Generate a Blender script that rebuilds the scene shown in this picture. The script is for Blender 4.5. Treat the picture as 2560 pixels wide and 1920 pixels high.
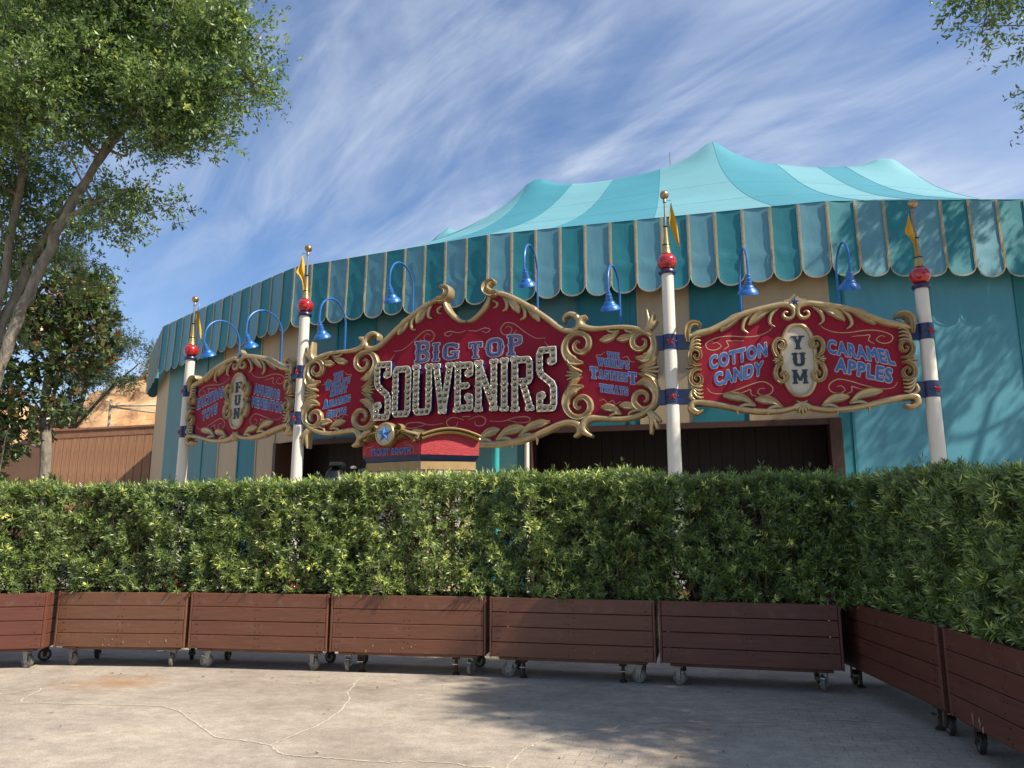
import bpy, math, random
import numpy as np
from mathutils import Vector, Matrix
from mathutils.geometry import tessellate_polygon
R = math.radians
random.seed(7); RNG = np.random.default_rng(11)
for o in list(bpy.data.objects): bpy.data.objects.remove(o)
sc = bpy.context.scene
COL = sc.collection

# ------------------------------------------------------------------ camera
cam = bpy.data.cameras.new('camera'); co = bpy.data.objects.new('camera', cam); COL.objects.link(co)
cam.sensor_width = 36; cam.lens = 36 * 1922 / 2560; cam.clip_start = .05; cam.clip_end = 2000
co.location = (0, 0, 1.6); co.rotation_euler = (R(90 + 10.7), 0, 0)
sc.camera = co
# ------------------------------------------------------------------ sky
SUN_EL, SUN_AZ = 46.0, -27.0            # azimuth measured from +X, negative towards the camera
wd = bpy.data.worlds.new('World'); sc.world = wd; wd.use_nodes = True
nt = wd.node_tree; nt.nodes.clear(); N = nt.nodes.new; LK = nt.links.new
wout = N('ShaderNodeOutputWorld'); bg = N('ShaderNodeBackground'); LK(bg.outputs[0], wout.inputs[0])
sky = N('ShaderNodeTexSky'); sky.sky_type = 'NISHITA'; sky.sun_disc = False
sky.sun_elevation = R(SUN_EL); sky.sun_rotation = R(90 - SUN_AZ); sky.air_density = 1.0; sky.dust_density = .3; sky.ozone_density = 2.5
tc = N('ShaderNodeTexCoord'); sep = N('ShaderNodeSeparateXYZ'); LK(tc.outputs['Generated'], sep.inputs[0])
def mth(op, a, b=None, c=None, tree=None):
    n = (tree or nt).nodes.new('ShaderNodeMath'); n.operation = op
    for i, v in enumerate((a, b, c)):
        if v is None: continue
        if isinstance(v, (int, float)): n.inputs[i].default_value = v
        else: (tree or nt).links.new(v, n.inputs[i])
    return n.outputs[0]
zz = mth('MAXIMUM', mth('ADD', sep.outputs[2], .34), .08)
cmb = N('ShaderNodeCombineXYZ'); LK(mth('DIVIDE', sep.outputs[0], zz), cmb.inputs[0]); LK(mth('DIVIDE', sep.outputs[1], zz), cmb.inputs[1])
def cloud(rot, scl, nscale, detail, lo, hi, dist, off):
    mp = N('ShaderNodeMapping'); mp.vector_type = 'TEXTURE'; LK(cmb.outputs[0], mp.inputs[0]); mp.inputs['Rotation'].default_value = (0, 0, R(rot)); mp.inputs['Scale'].default_value = (1 / scl[0], 1 / scl[1], 1); mp.inputs['Location'].default_value = off
    nz = N('ShaderNodeTexNoise'); LK(mp.outputs[0], nz.inputs[0]); nz.inputs['Scale'].default_value = nscale; nz.inputs['Detail'].default_value = detail; nz.inputs['Roughness'].default_value = .58; nz.inputs['Distortion'].default_value = dist
    mr = N('ShaderNodeMapRange'); mr.interpolation_type = 'SMOOTHSTEP'; LK(nz.outputs[0], mr.inputs[0]); mr.inputs[1].default_value = lo; mr.inputs[2].default_value = hi
    return mr.outputs[0]
c1 = cloud(-36, (.72, 1.45, 1), 1.8, 9, .36, .86, .7, (15.0, 6.0, 0))
c2 = cloud(-48, (.55, 1.8, 1), 4.6, 9, .34, .84, .9, (7.4, 2.2, 0))
c3 = cloud(0, (1, 1, 1), 0.8, 2, .36, .60, .0, (2.9, 0.8, 0))
cl = mth('MULTIPLY', mth('MULTIPLY', mth('ADD', mth('MULTIPLY', c1, .75), mth('MULTIPLY', c2, .4)), mth('ADD', mth('MULTIPLY', c3, .78), .22)), 1.0)
mx = N('ShaderNodeMix'); mx.data_type = 'RGBA'; LK(mth('MINIMUM', mth('ADD', cl, .10), .85), mx.inputs[0])
gam = N('ShaderNodeHueSaturation'); LK(sky.outputs[0], gam.inputs['Color']); gam.inputs['Saturation'].default_value = 1.26; gam.inputs['Value'].default_value = 1.48; gam.inputs['Hue'].default_value = .506
LK(gam.outputs[0], mx.inputs[6]); mx.inputs[7].default_value = (8.0, 8.8, 9.9, 1)
LK(mx.outputs[2], bg.inputs[0]); bg.inputs[1].default_value = .071
wd.cycles.sampling_method = 'NONE'
# ------------------------------------------------------------------ sun
SV = Vector((math.cos(R(SUN_EL)) * math.cos(R(SUN_AZ)), math.cos(R(SUN_EL)) * math.sin(R(SUN_AZ)), math.sin(R(SUN_EL))))
sl = bpy.data.lights.new('sun', 'SUN'); sl.energy = 5.0; sl.angle = R(.53); sl.color = (1, .91, .77)
so = bpy.data.objects.new('sun', sl); COL.objects.link(so); so.rotation_euler = SV.to_track_quat('Z', 'Y').to_euler(); so.location = SV * 60
sc.view_settings.view_transform = 'Standard'; sc.view_settings.look = 'None'; sc.view_settings.exposure = 0.56; sc.view_settings.gamma = 1
sc.cycles.max_bounces = 3; sc.cycles.diffuse_bounces = 2; sc.cycles.glossy_bounces = 1; sc.cycles.transmission_bounces = 2; sc.cycles.caustics_reflective = False; sc.cycles.caustics_refractive = False

# ------------------------------------------------------------------ materials
MT = {}
def mat(name, col, rough=.6, metal=0, var=.12, vscale=6, bump=0, bscale=60, spec=.5, col2=None, stretch=(1, 1, 1), coat=0, dirt=0, detail=5):
    m = bpy.data.materials.new(name); m.use_nodes = True; t = m.node_tree; b = t.nodes['Principled BSDF']; MT[name] = m
    b.inputs['Roughness'].default_value = rough; b.inputs['Metallic'].default_value = metal
    b.inputs['Specular IOR Level'].default_value = spec; b.inputs['Coat Weight'].default_value = coat
    tcn = t.nodes.new('ShaderNodeTexCoord'); mp = t.nodes.new('ShaderNodeMapping'); t.links.new(tcn.outputs['Object'], mp.inputs[0]); mp.inputs['Scale'].default_value = stretch
    nz = t.nodes.new('ShaderNodeTexNoise'); nz.inputs['Scale'].default_value = vscale; nz.inputs['Detail'].default_value = detail; nz.inputs['Roughness'].default_value = .65; t.links.new(mp.outputs[0], nz.inputs[0])
    cr = t.nodes.new('ShaderNodeValToRGB'); t.links.new(nz.outputs[0], cr.inputs[0])
    c2 = col2 or tuple(min(1, c * (1 + var)) for c in col); c1_ = tuple(c * (1 - var) for c in col)
    cr.color_ramp.elements[0].position = .3; cr.color_ramp.elements[1].position = .7
    cr.color_ramp.elements[0].color = (*c1_, 1); cr.color_ramp.elements[1].color = (*c2, 1)
    last = cr.outputs[0]
    if dirt:
        n2 = t.nodes.new('ShaderNodeTexNoise'); n2.inputs['Scale'].default_value = vscale * 3.3; n2.inputs['Detail'].default_value = 8; t.links.new(tcn.outputs['Object'], n2.inputs[0])
        r2 = t.nodes.new('ShaderNodeMapRange'); r2.inputs[1].default_value = .6; r2.inputs[2].default_value = .78; r2.inputs[4].default_value = dirt; t.links.new(n2.outputs[0], r2.inputs[0])
        mxn = t.nodes.new('ShaderNodeMix'); mxn.data_type = 'RGBA'; t.links.new(r2.outputs[0], mxn.inputs[0]); t.links.new(last, mxn.inputs[6]); mxn.inputs[7].default_value = (.3, .25, .2, 1); last = mxn.outputs[2]
    t.links.new(last, b.inputs['Base Color'])
    if bump:
        nb = t.nodes.new('ShaderNodeTexNoise'); nb.inputs['Scale'].default_value = bscale; nb.inputs['Detail'].default_value = 4; t.links.new(mp.outputs[0], nb.inputs[0])
        bp = t.nodes.new('ShaderNodeBump'); bp.inputs['Strength'].default_value = bump; bp.inputs['Distance'].default_value = .02; t.links.new(nb.outputs[0], bp.inputs['Height']); t.links.new(bp.outputs[0], b.inputs['Normal'])
    return m
def leafmat(name, dark, light, third=None, rough=.42, trans=.35):
    m = bpy.data.materials.new(name); m.use_nodes = True; t = m.node_tree; t.nodes.clear(); MT[name] = m; n = t.nodes.new; l = t.links.new
    at = n('ShaderNodeAttribute'); at.attribute_name = 'tint'
    cr = n('ShaderNodeValToRGB'); l(at.outputs['Fac'], cr.inputs[0])
    cr.color_ramp.elements[0].color = (*dark, 1); cr.color_ramp.elements[1].color = (*light, 1)
    if third:
        cr.color_ramp.elements[1].position = .8; e = cr.color_ramp.elements.new(.9); e.color = (*third, 1)
    df = n('ShaderNodeBsdfDiffuse'); l(cr.outputs[0], df.inputs[0])
    tr = n('ShaderNodeBsdfTranslucent'); hs = n('ShaderNodeHueSaturation'); hs.inputs['Value'].default_value = 1.4; hs.inputs['Hue'].default_value = .485
    l(cr.outputs[0], hs.inputs['Color']); l(hs.outputs[0], tr.inputs[0])
    ms = n('ShaderNodeMixShader'); ms.inputs[0].default_value = trans; l(df.outputs[0], ms.inputs[1]); l(tr.outputs[0], ms.inputs[2])
    gl = n('ShaderNodeBsdfGlossy'); gl.inputs['Roughness'].default_value = rough; gl.inputs[0].default_value = (.9, .95, .9, 1)
    m2 = n('ShaderNodeMixShader'); m2.inputs[0].default_value = .055; l(ms.outputs[0], m2.inputs[1]); l(gl.outputs[0], m2.inputs[2])
    o = n('ShaderNodeOutputMaterial'); l(m2.outputs[0], o.inputs[0]); return m
mat('planter_paint', (.152, .057, .029), .5, var=.15, vscale=2.2, bump=.16, bscale=9, stretch=(1, 8, 12), dirt=.22)
mat('planter_paint_brown', (.155, .066, .033), .52, var=.15, vscale=2.2, bump=.16, bscale=9, stretch=(1, 8, 12), dirt=.26)
mat('planter_paint_red', (.130, .042, .026), .5, var=.2, vscale=2.2, bump=.14, bscale=9, stretch=(1, 8, 12), dirt=.2)
mat('raw_wood', (.36, .21, .12), .8, var=.2)
mat('soil', (.03, .02, .014), .95, var=.4, bump=.6)
mat('galvanised', (.30, .28, .25), .5, .7, var=.3, vscale=30)
mat('caster_rubber', (.16, .145, .12), .75, var=.35, vscale=25)
mat('caster_black', (.02, .02, .021), .6, var=.3, vscale=25)
mat('chrome', (.55, .55, .53), .3, .9, var=.15, vscale=20)
mat('rust', (.06, .03, .018), .8, .2, var=.4, vscale=30)
mat('gold', (.46, .345, .18), .32, .42, var=.18, vscale=4, bump=.08, bscale=25)
mat('gold_bright', (.46, .32, .12), .3, .6, var=.15, vscale=6)
mat('gold_ball', (.40, .28, .14), .33, .75, var=.25, vscale=8)
mat('sign_red', (.285, .010, .030), .6, spec=.22, var=.10, vscale=3, bump=.12, bscale=30, stretch=(12, 1, .6))
mat('booth_red', (.42, .022, .030), .5, var=.18, vscale=4, bump=.5, bscale=10, stretch=(1, 1, 12), dirt=.06)
mat('navy', (.010, .018, .085), .35, var=.2, vscale=8, coat=.3)
mat('blue_letter', (.035, .145, .40), .5, var=.12, vscale=10)
mat('blue_letter_dark', (.012, .045, .19), .5, var=.12, vscale=10)
mat('outline_pale', (.52, .44, .47), .6, var=.1, vscale=12)
mat('letter_face', (.58, .505, .36), .5, var=.14, vscale=9)
mat('letter_side', (.008, .025, .14), .35, var=.15)
mat('letter_rim', (.70, .65, .50), .4, .15, var=.12)
mat('bulb_glass', (.17, .145, .11), .08, .3, var=.25, vscale=60, coat=.6)
mat('bulb_ring', (.075, .055, .035), .5, .3, var=.25, vscale=60)
mat('cream_panel', (.55, .50, .39), .6, var=.10, vscale=7, bump=.1, stretch=(9, 1, .8))
mat('scroll_line', (.50, .25, .16), .6, var=.15, vscale=8)
mat('scroll_line_gold', (.52, .36, .16), .5, var=.15, vscale=8)
mat('ink', (.022, .035, .055), .6, var=.25, vscale=12)
mat('pole_white', (.74, .69, .59), .42, var=.07, vscale=1.4, bump=.05, dirt=.06)
mat('ball_red', (.42, .012, .014), .16, var=.12, vscale=5, coat=.8)
mat('star_red', (.40, .02, .022), .35, var=.12)
mat('star_blue', (.035, .16, .46), .4, var=.12)
mat('star_navy', (.012, .04, .22), .3, var=.12)
mat('black_ring', (.012, .012, .014), .35)
mat('lamp_blue', (.018, .135, .43), .38, .1, var=.22, vscale=9, coat=.35)
mat('lamp_inside', (.6, .6, .58), .5)
mat('flag_yellow', (.62, .34, .015), .7, var=.12, vscale=5)
mat('teal_dark', (.010, .185, .225), .60, var=.12, vscale=1.6, bump=.15, bscale=14, stretch=(3, 3, 1))
mat('teal_light', (.095, .275, .345), .62, var=.10, vscale=1.6, bump=.15, bscale=14, stretch=(3, 3, 1))
mat('roof_dark', (.042, .235, .295), .6, var=.09, vscale=.5, bump=.22, bscale=2.2, stretch=(1, .5, 1.5), detail=8)
mat('roof_light', (.135, .335, .375), .6, var=.08, vscale=.5, bump=.22, bscale=2.2, stretch=(1, .5, 1.5), detail=8)
mat('roof_seam', (.085, .30, .35), .6, var=.1)
mat('wall_greyteal', (.070, .205, .225), .6, var=.09, vscale=.8, bump=.12, bscale=22, stretch=(4, 4, 1))
mat('wall_teal', (.012, .175, .21), .6, var=.09, vscale=.8, bump=.12, bscale=22, stretch=(4, 4, 1))
mat('wall_aqua', (.065, .265, .34), .55, var=.09, vscale=.8, bump=.14, bscale=22, stretch=(4, 4, 1))
mat('wall_tan', (.43, .335, .205), .6, var=.07, vscale=.8, bump=.08, bscale=22, stretch=(4, 4, 1))
mat('piping', (.50, .40, .24), .55, var=.2, vscale=14)
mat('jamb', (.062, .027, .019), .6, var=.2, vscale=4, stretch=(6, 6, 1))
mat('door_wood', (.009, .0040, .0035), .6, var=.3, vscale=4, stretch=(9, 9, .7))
mat('siding', (.29, .145, .075), .75, var=.42, vscale=2.2, bump=.4, bscale=7, stretch=(9, 9, .55), detail=9)
mat('siding_cap', (.23, .105, .055), .7, var=.2, vscale=3)
mat('bark', (.16, .125, .095), .9, var=.45, vscale=7, bump=1.0, bscale=20, stretch=(1, 1, .3), detail=9)
mat('bark_pale', (.20, .172, .135), .92, var=.5, vscale=9, bump=1.4, bscale=26, stretch=(1, 1, .4), detail=10)
mat('hedge_stem', (.13, .075, .04), .9, var=.3, vscale=20, bump=.5)
mat('booth_cream', (.60, .50, .27), .6, var=.12, vscale=6, bump=.1)
mat('booth_white', (.58, .55, .46), .6, var=.12, vscale=6)
mat('booth_tan', (.42, .27, .11), .6, var=.15, vscale=6)
mat('booth_navy', (.010, .035, .11), .45, var=.2)
mat('teal_post_paint', (.04, .42, .44), .45, var=.1, vscale=3)
mat('pipe_white', (.62, .55, .42), .6, var=.2, vscale=6)
mat('black_vinyl', (.012, .013, .015), .35, var=.3, vscale=8, bump=.3, bscale=12)
mat('crack_sealant', (.56, .51, .39), .8, var=.18, vscale=18)
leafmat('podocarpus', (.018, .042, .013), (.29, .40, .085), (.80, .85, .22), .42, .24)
leafmat('oak_leaf', (.044, .094, .030), (.24, .365, .09), (.58, .66, .17), .45, .32)
leafmat('oak_leaf_far', (.045, .085, .040), (.12, .17, .07), None, .5, .3)
leafmat('magnolia_leaf', (.028, .056, .022), (.150, .205, .065), (.23, .11, .048), .36, .2)
leafmat('sage_leaf', (.13, .16, .12), (.28, .30, .24), None, .7, .2)
# ground: stamped, weathered concrete
def ground_mat():
    m = bpy.data.materials.new('stamped_concrete'); m.use_nodes = True; t = m.node_tree; b = t.nodes['Principled BSDF']; MT['concrete'] = m
    n = t.nodes.new; l = t.links.new
    tcn = n('ShaderNodeTexCoord')
    def noise(sc_, det, ro=.6, stretch=None, rot=0):
        z = n('ShaderNodeTexNoise'); z.inputs['Scale'].default_value = sc_; z.inputs['Detail'].default_value = det; z.inputs['Roughness'].default_value = ro
        mp = n('ShaderNodeMapping'); l(tcn.outputs['Object'], mp.inputs[0])
        if stretch: mp.inputs['Scale'].default_value = stretch
        mp.inputs['Rotation'].default_value = (0, 0, R(rot)); l(mp.outputs[0], z.inputs[0]); return z.outputs[0]
    big = noise(.55, 6, .6); mid = noise(3.5, 8, .7, (1, 1.5, 1), 35); fine = noise(70, 6, .75); grit = noise(220, 3, .8)
    cr = n('ShaderNodeValToRGB'); l(big, cr.inputs[0])
    cr.color_ramp.elements[0].position = .33; cr.color_ramp.elements[0].color = (.29, .235, .18, 1)
    cr.color_ramp.elements[1].position = .66; cr.color_ramp.elements[1].color = (.47, .395, .305, 1)
    e = cr.color_ramp.elements.new(.5); e.color = (.385, .325, .262, 1)
    def mul(c, f, lo, hi, a=.3, z=.7):
        mr = n('ShaderNodeMapRange'); l(f, mr.inputs[0]); mr.inputs[1].default_value = a; mr.inputs[2].default_value = z; mr.inputs[3].default_value = lo; mr.inputs[4].default_value = hi
        x = n('ShaderNodeMix'); x.data_type = 'RGBA'; x.blend_type = 'MULTIPLY'; x.inputs[0].default_value = 1; l(c, x.inputs[6]); l(mr.outputs[0], x.inputs[7]); return x.outputs[2]
    c = mul(cr.outputs[0], mid, .76, 1.20); c = mul(c, noise(14, 8, .75), .80, 1.16); c = mul(c, fine, .62, 1.34, .32, .68); c = mul(c, grit, .78, 1.2)
    # pressed brick joints that show only in worn patches
    mp = n('ShaderNodeMapping'); l(tcn.outputs['Object'], mp.inputs[0]); mp.inputs['Rotation'].default_value = (0, 0, R(14))
    wob = n('ShaderNodeTexNoise'); wob.inputs['Scale'].default_value = 5; l(tcn.outputs['Object'], wob.inputs[0])
    va = n('ShaderNodeVectorMath'); va.operation = 'MULTIPLY_ADD'; l(wob.outputs['Color'], va.inputs[0]); va.inputs[1].default_value = (.05, .05, 0); l(mp.outputs[0], va.inputs[2])
    bk = n('ShaderNodeTexBrick'); l(va.outputs[0], bk.inputs[0]); bk.inputs['Scale'].default_value = 1; bk.inputs['Brick Width'].default_value = .21; bk.inputs['Row Height'].default_value = .105; bk.inputs['Mortar Size'].default_value = .007; bk.inputs['Mortar Smooth'].default_value = .6
    patch = noise(.5, 3); pr = n('ShaderNodeMapRange'); l(patch, pr.inputs[0]); pr.inputs[1].default_value = .47; pr.inputs[2].default_value = .60
    sx = n('ShaderNodeSeparateXYZ'); l(tcn.outputs['Object'], sx.inputs[0])
    xr = n('ShaderNodeMapRange'); l(sx.outputs[0], xr.inputs[0]); xr.inputs[1].default_value = -1.2; xr.inputs[2].default_value = .6
    jm = mth('MULTIPLY', mth('MULTIPLY', bk.outputs['Fac'], pr.outputs[0], tree=t), mth('MULTIPLY', xr.outputs[0], .42, tree=t), tree=t)
    x = n('ShaderNodeMix'); x.data_type = 'RGBA'; l(jm, x.inputs[0]); l(c, x.inputs[6]); x.inputs[7].default_value = (.11, .085, .07, 1); c = x.outputs[2]
    # rust stain
    vs = n('ShaderNodeVectorMath'); vs.operation = 'SUBTRACT'; l(tcn.outputs['Object'], vs.inputs[0]); vs.inputs[1].default_value = (-4.2, 8.6, 0)
    v2 = n('ShaderNodeVectorMath'); v2.operation = 'MULTIPLY'; l(vs.outputs[0], v2.inputs[0]); v2.inputs[1].default_value = (1, 1.6, 0)
    ln = n('ShaderNodeVectorMath'); ln.operation = 'LENGTH'; l(v2.outputs[0], ln.inputs[0])
    dd = mth('ADD', ln.outputs['Value'], mth('MULTIPLY', mth('SUBTRACT', mid, .5, tree=t), 1.6, tree=t), tree=t)
    sr = n('ShaderNodeMapRange'); l(dd, sr.inputs[0]); sr.inputs[1].default_value = .75; sr.inputs[2].default_value = .0; sr.inputs[3].default_value = 0; sr.inputs[4].default_value = .6
    x = n('ShaderNodeMix'); x.data_type = 'RGBA'; l(sr.outputs[0], x.inputs[0]); l(c, x.inputs[6]); x.inputs[7].default_value = (.34, .155, .035, 1); c = x.outputs[2]
    # small dark specks
    vo = n('ShaderNodeTexVoronoi'); vo.inputs['Scale'].default_value = 3.4; l(tcn.outputs['Object'], vo.inputs[0])
    vr = n('ShaderNodeMapRange'); l(vo.outputs['Distance'], vr.inputs[0]); vr.inputs[1].default_value = .045; vr.inputs[2].default_value = .02; vr.inputs[4].default_value = .55
    x = n('ShaderNodeMix'); x.data_type = 'RGBA'; l(vr.outputs[0], x.inputs[0]); l(c, x.inputs[6]); x.inputs[7].default_value = (.1, .075, .06, 1); c = x.outputs[2]
    l(c, b.inputs['Base Color']); b.inputs['Roughness'].default_value = .85
    h = mth('ADD', mth('MULTIPLY', fine, .6, tree=t), mth('ADD', mth('MULTIPLY', mid, .8, tree=t), mth('MULTIPLY', jm, -1.2, tree=t), tree=t), tree=t)
    bp = n('ShaderNodeBump'); bp.inputs['Strength'].default_value = .55; bp.inputs['Distance'].default_value = .012; l(h, bp.inputs['Height']); l(bp.outputs[0], b.inputs['Normal'])
ground_mat()
def rock_mat():
    m = bpy.data.materials.new('sandstone'); m.use_nodes = True; t = m.node_tree; b = t.nodes['Principled BSDF']; MT['rock'] = m
    tcn = t.nodes.new('ShaderNodeTexCoord'); mp = t.nodes.new('ShaderNodeMapping'); mp.inputs['Scale'].default_value = (1, .8, 1.7); mp.inputs['Rotation'].default_value = (.3, .65, 0); t.links.new(tcn.outputs['Object'], mp.inputs[0])
    nz = t.nodes.new('ShaderNodeTexNoise'); nz.inputs['Scale'].default_value = .30; nz.inputs['Detail'].default_value = 9; nz.inputs['Roughness'].default_value = .6; nz.inputs['Distortion'].default_value = 1.2; t.links.new(mp.outputs[0], nz.inputs[0])
    cr = t.nodes.new('ShaderNodeValToRGB'); t.links.new(nz.outputs[0], cr.inputs[0]); els = cr.color_ramp.elements
    els[0].position = .36; els[0].color = (.24, .10, .05, 1); els[1].position = .66; els[1].color = (.66, .47, .25, 1)
    e = els.new(.42); e.color = (.50, .27, .12, 1); e = els.new(.55); e.color = (.56, .36, .18, 1)
    t.links.new(cr.outputs[0], b.inputs['Base Color']); b.inputs['Roughness'].default_value = .9
    bp = t.nodes.new('ShaderNodeBump'); bp.inputs['Strength'].default_value = .8; bp.inputs['Distance'].default_value = .6; t.links.new(nz.outputs[0], bp.inputs['Height']); t.links.new(bp.outputs[0], b.inputs['Normal'])
rock_mat()

# ------------------------------------------------------------------ helpers
def tag(o, label=None, cat=None, group=None, kind=None):
    for k, v in (('label', label), ('category', cat), ('group', group), ('kind', kind)):
        if v: o[k] = v
    return o
def empty(name, loc=(0, 0, 0), rz=0, **kw):
    o = bpy.data.objects.new(name, None); COL.objects.link(o); o.location = loc; o.rotation_euler = (0, 0, rz); o.empty_display_size = .2
    return tag(o, **kw)
def link(name, me, parent=None, loc=None, rot=None):
    o = bpy.data.objects.new(name, me); COL.objects.link(o)
    if parent: o.parent = parent
    if loc is not None: o.location = loc
    if rot is not None: o.rotation_euler = rot
    return o
class MB:
    def __init__(s): s.v = []; s.f = []; s.m = []; s.mi = 0
    def add(s, vs, fs):
        b = len(s.v); s.v += [tuple(v) for v in vs]; s.f += [tuple(b + i for i in f) for f in fs]; s.m += [s.mi] * len(fs); return s
    def box(s, x0, y0, z0, x1, y1, z1, bev=0, M=None):
        if bev:
            b = bev; xs = (x0, x0 + b, x1 - b, x1); ys = (y0, y0 + b, y1 - b, y1); zs = (z0, z0 + b, z1 - b, z1); vs = []; 
            def p(i, j, k): return (xs[i], ys[j], zs[k])
            idx = {}
            for i in range(4):
                for j in range(4):
                    for k in range(4):
                        if (i in (0, 3)) + (j in (0, 3)) + (k in (0, 3)) == 1: idx[i, j, k] = len(vs); vs.append(p(i, j, k))
            fs = []
            g = lambda *a: idx[a]
            for i in (0, 3): q = [g(i, 1, 1), g(i, 2, 1), g(i, 2, 2), g(i, 1, 2)]; fs.append(q if i else q[::-1])
            for j in (0, 3): q = [g(1, j, 1), g(1, j, 2), g(2, j, 2), g(2, j, 1)]; fs.append(q if j else q[::-1])
            for k in (0, 3): q = [g(1, 1, k), g(2, 1, k), g(2, 2, k), g(1, 2, k)]; fs.append(q if k else q[::-1])
            for i, a in ((0, 1), (3, 2)):
                for j, c in ((0, 1), (3, 2)): fs.append([g(i, c, 1), g(a, j, 1), g(a, j, 2), g(i, c, 2)])
                for k, c in ((0, 1), (3, 2)): fs.append([g(i, 1, c), g(i, 2, c), g(a, 2, k), g(a, 1, k)])
                for j, c in ((0, 1), (3, 2)):
                    for k, d in ((0, 1), (3, 2)): fs.append([g(i, c, d), g(a, j, d), g(a, c, k)])
            for j, c in ((0, 1), (3, 2)):
                for k, d in ((0, 1), (3, 2)): fs.append([g(1, j, d), g(2, j, d), g(2, c, k), g(1, c, k)])
        else:
            vs = [(x0, y0, z0), (x1, y0, z0), (x1, y1, z0), (x0, y1, z0), (x0, y0, z1), (x1, y0, z1), (x1, y1, z1), (x0, y1, z1)]
            fs = [(0, 3, 2, 1), (4, 5, 6, 7), (0, 1, 5, 4), (1, 2, 6, 5), (2, 3, 7, 6), (3, 0, 4, 7)]
        if M is not None: vs = [tuple(M @ Vector(v)) for v in vs]
        return s.add(vs, fs)
    def tube(s, pts, rad, n=8, cap=True, closed=False):
        pts = [Vector(p) for p in pts]; k = len(pts); rad = rad if hasattr(rad, '__len__') else [rad] * k
        vs = []; up = Vector((0, 0, 1)); prev = None
        for i, p in enumerate(pts):
            if closed: d = pts[(i + 1) % k] - pts[i - 1]
            else: d = pts[min(i + 1, k - 1)] - pts[max(i - 1, 0)]
            d.normalize()
            if prev is None: a = d.cross(up if abs(d.z) < .95 else Vector((0, 1, 0))).normalized()
            else: a = (prev - d * prev.dot(d)).normalized()
            prev = a; b = d.cross(a)
            for j in range(n): t = 2 * math.pi * j / n; vs.append(p + (a * math.cos(t) + b * math.sin(t)) * rad[i])
        fs = []
        for i in range(k if closed else k - 1):
            for j in range(n): i2 = (i + 1) % k; fs.append((i * n + j, i2 * n + j, i2 * n + (j + 1) % n, i * n + (j + 1) % n))
        if cap and not closed: fs += [tuple(range(n)), tuple(reversed(range((k - 1) * n, k * n)))]
        return s.add(vs, fs)
    def lathe(s, prof, n=24, c=(0, 0, 0), M=None, cap=True):
        vs = []
        for r, z in prof:
            for j in range(n): t = 2 * math.pi * j / n; vs.append((c[0] + r * math.cos(t), c[1] + r * math.sin(t), c[2] + z))
        fs = []
        for i in range(len(prof) - 1):
            for j in range(n): fs.append((i * n + j, i * n + (j + 1) % n, (i + 1) * n + (j + 1) % n, (i + 1) * n + j))
        if cap: fs += [tuple(reversed(range(n))), tuple(range((len(prof) - 1) * n, len(prof) * n))]
        if M is not None: vs = [tuple(M @ Vector(v)) for v in vs]
        return s.add(vs, fs)
    def mesh(s, name, mats, smooth=True, ang=35):
        me = bpy.data.meshes.new(name); me.from_pydata(s.v, [], s.f)
        for m in (mats if isinstance(mats, (list, tuple)) else [mats]): me.materials.append(MT[m])
        if any(s.m): me.polygons.foreach_set('material_index', s.m)
        if smooth: me.polygons.foreach_set('use_smooth', [True] * len(s.f)); me.set_sharp_from_angle(angle=R(ang))
        me.update(); return me
    def obj(s, name, mats, parent=None, smooth=True, ang=35, **kw): return link(name, s.mesh(name, mats, smooth, ang), parent, **kw)
def fast_mesh(name, verts, nper, matname, tint=None):
    """verts: (N*nper,3) array; faces of nper consecutive verts"""
    nv = len(verts); nf = nv // nper; me = bpy.data.meshes.new(name)
    me.vertices.add(nv); me.vertices.foreach_set('co', np.asarray(verts, np.float32).ravel())
    me.loops.add(nv); me.loops.foreach_set('vertex_index', np.arange(nv, dtype=np.int32))
    me.polygons.add(nf); me.polygons.foreach_set('loop_start', np.arange(0, nv, nper, dtype=np.int32))
    me.materials.append(MT[matname])
    if tint is not None: a = me.attributes.new('tint', 'FLOAT', 'FACE'); a.data.foreach_set('value', np.asarray(tint, np.float32))
    me.update(calc_edges=True); return me
def leaves(base, dirn, side, length, width, fold=.0):
    """diamond leaf quads"""
    L = length[:, None]; W = width[:, None]
    mid = base + dirn * L * .5; nrm = np.cross(dirn, side)
    v = np.stack([base, mid + side * W * .5 + nrm * W * fold, base + dirn * L, mid - side * W * .5 + nrm * W * fold], 1)
    return v.reshape(-1, 3)
def unit(a): return a / np.maximum(np.linalg.norm(a, axis=-1, keepdims=True), 1e-9)
def smooth_path(pts, n=6, closed=False):
    P = [np.array(p, float) for p in pts]; out = []; k = len(P)
    for i in range(k if closed else k - 1):
        p0 = P[(i - 1) % k] if (closed or i > 0) else 2 * P[0] - P[1]; p1 = P[i]; p2 = P[(i + 1) % k]
        p3 = P[(i + 2) % k] if (closed or i + 2 < k) else 2 * P[-1] - P[-2]
        for j in range(n):
            t = j / n; out.append(.5 * ((2 * p1) + (-p0 + p2) * t + (2 * p0 - 5 * p1 + 4 * p2 - p3) * t * t + (-p0 + 3 * p1 - 3 * p2 + p3) * t ** 3))
    if not closed: out.append(P[-1])
    return out
PROF = {'round': ([-1, -.92, -.7, -.35, 0, .35, .7, .92, 1], [0, .42, .74, .95, 1, .95, .74, .42, 0]),
        'cove': ([-1, -.9, -.66, -.3, 0, .3, .66, .9, 1], [0, .62, 1, .80, .62, .80, 1, .62, 0]),
        'ridge': ([-1, -.9, -.55, -.2, 0, .2, .55, .9, 1], [0, .35, .5, .78, 1, .78, .5, .35, 0])}
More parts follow.
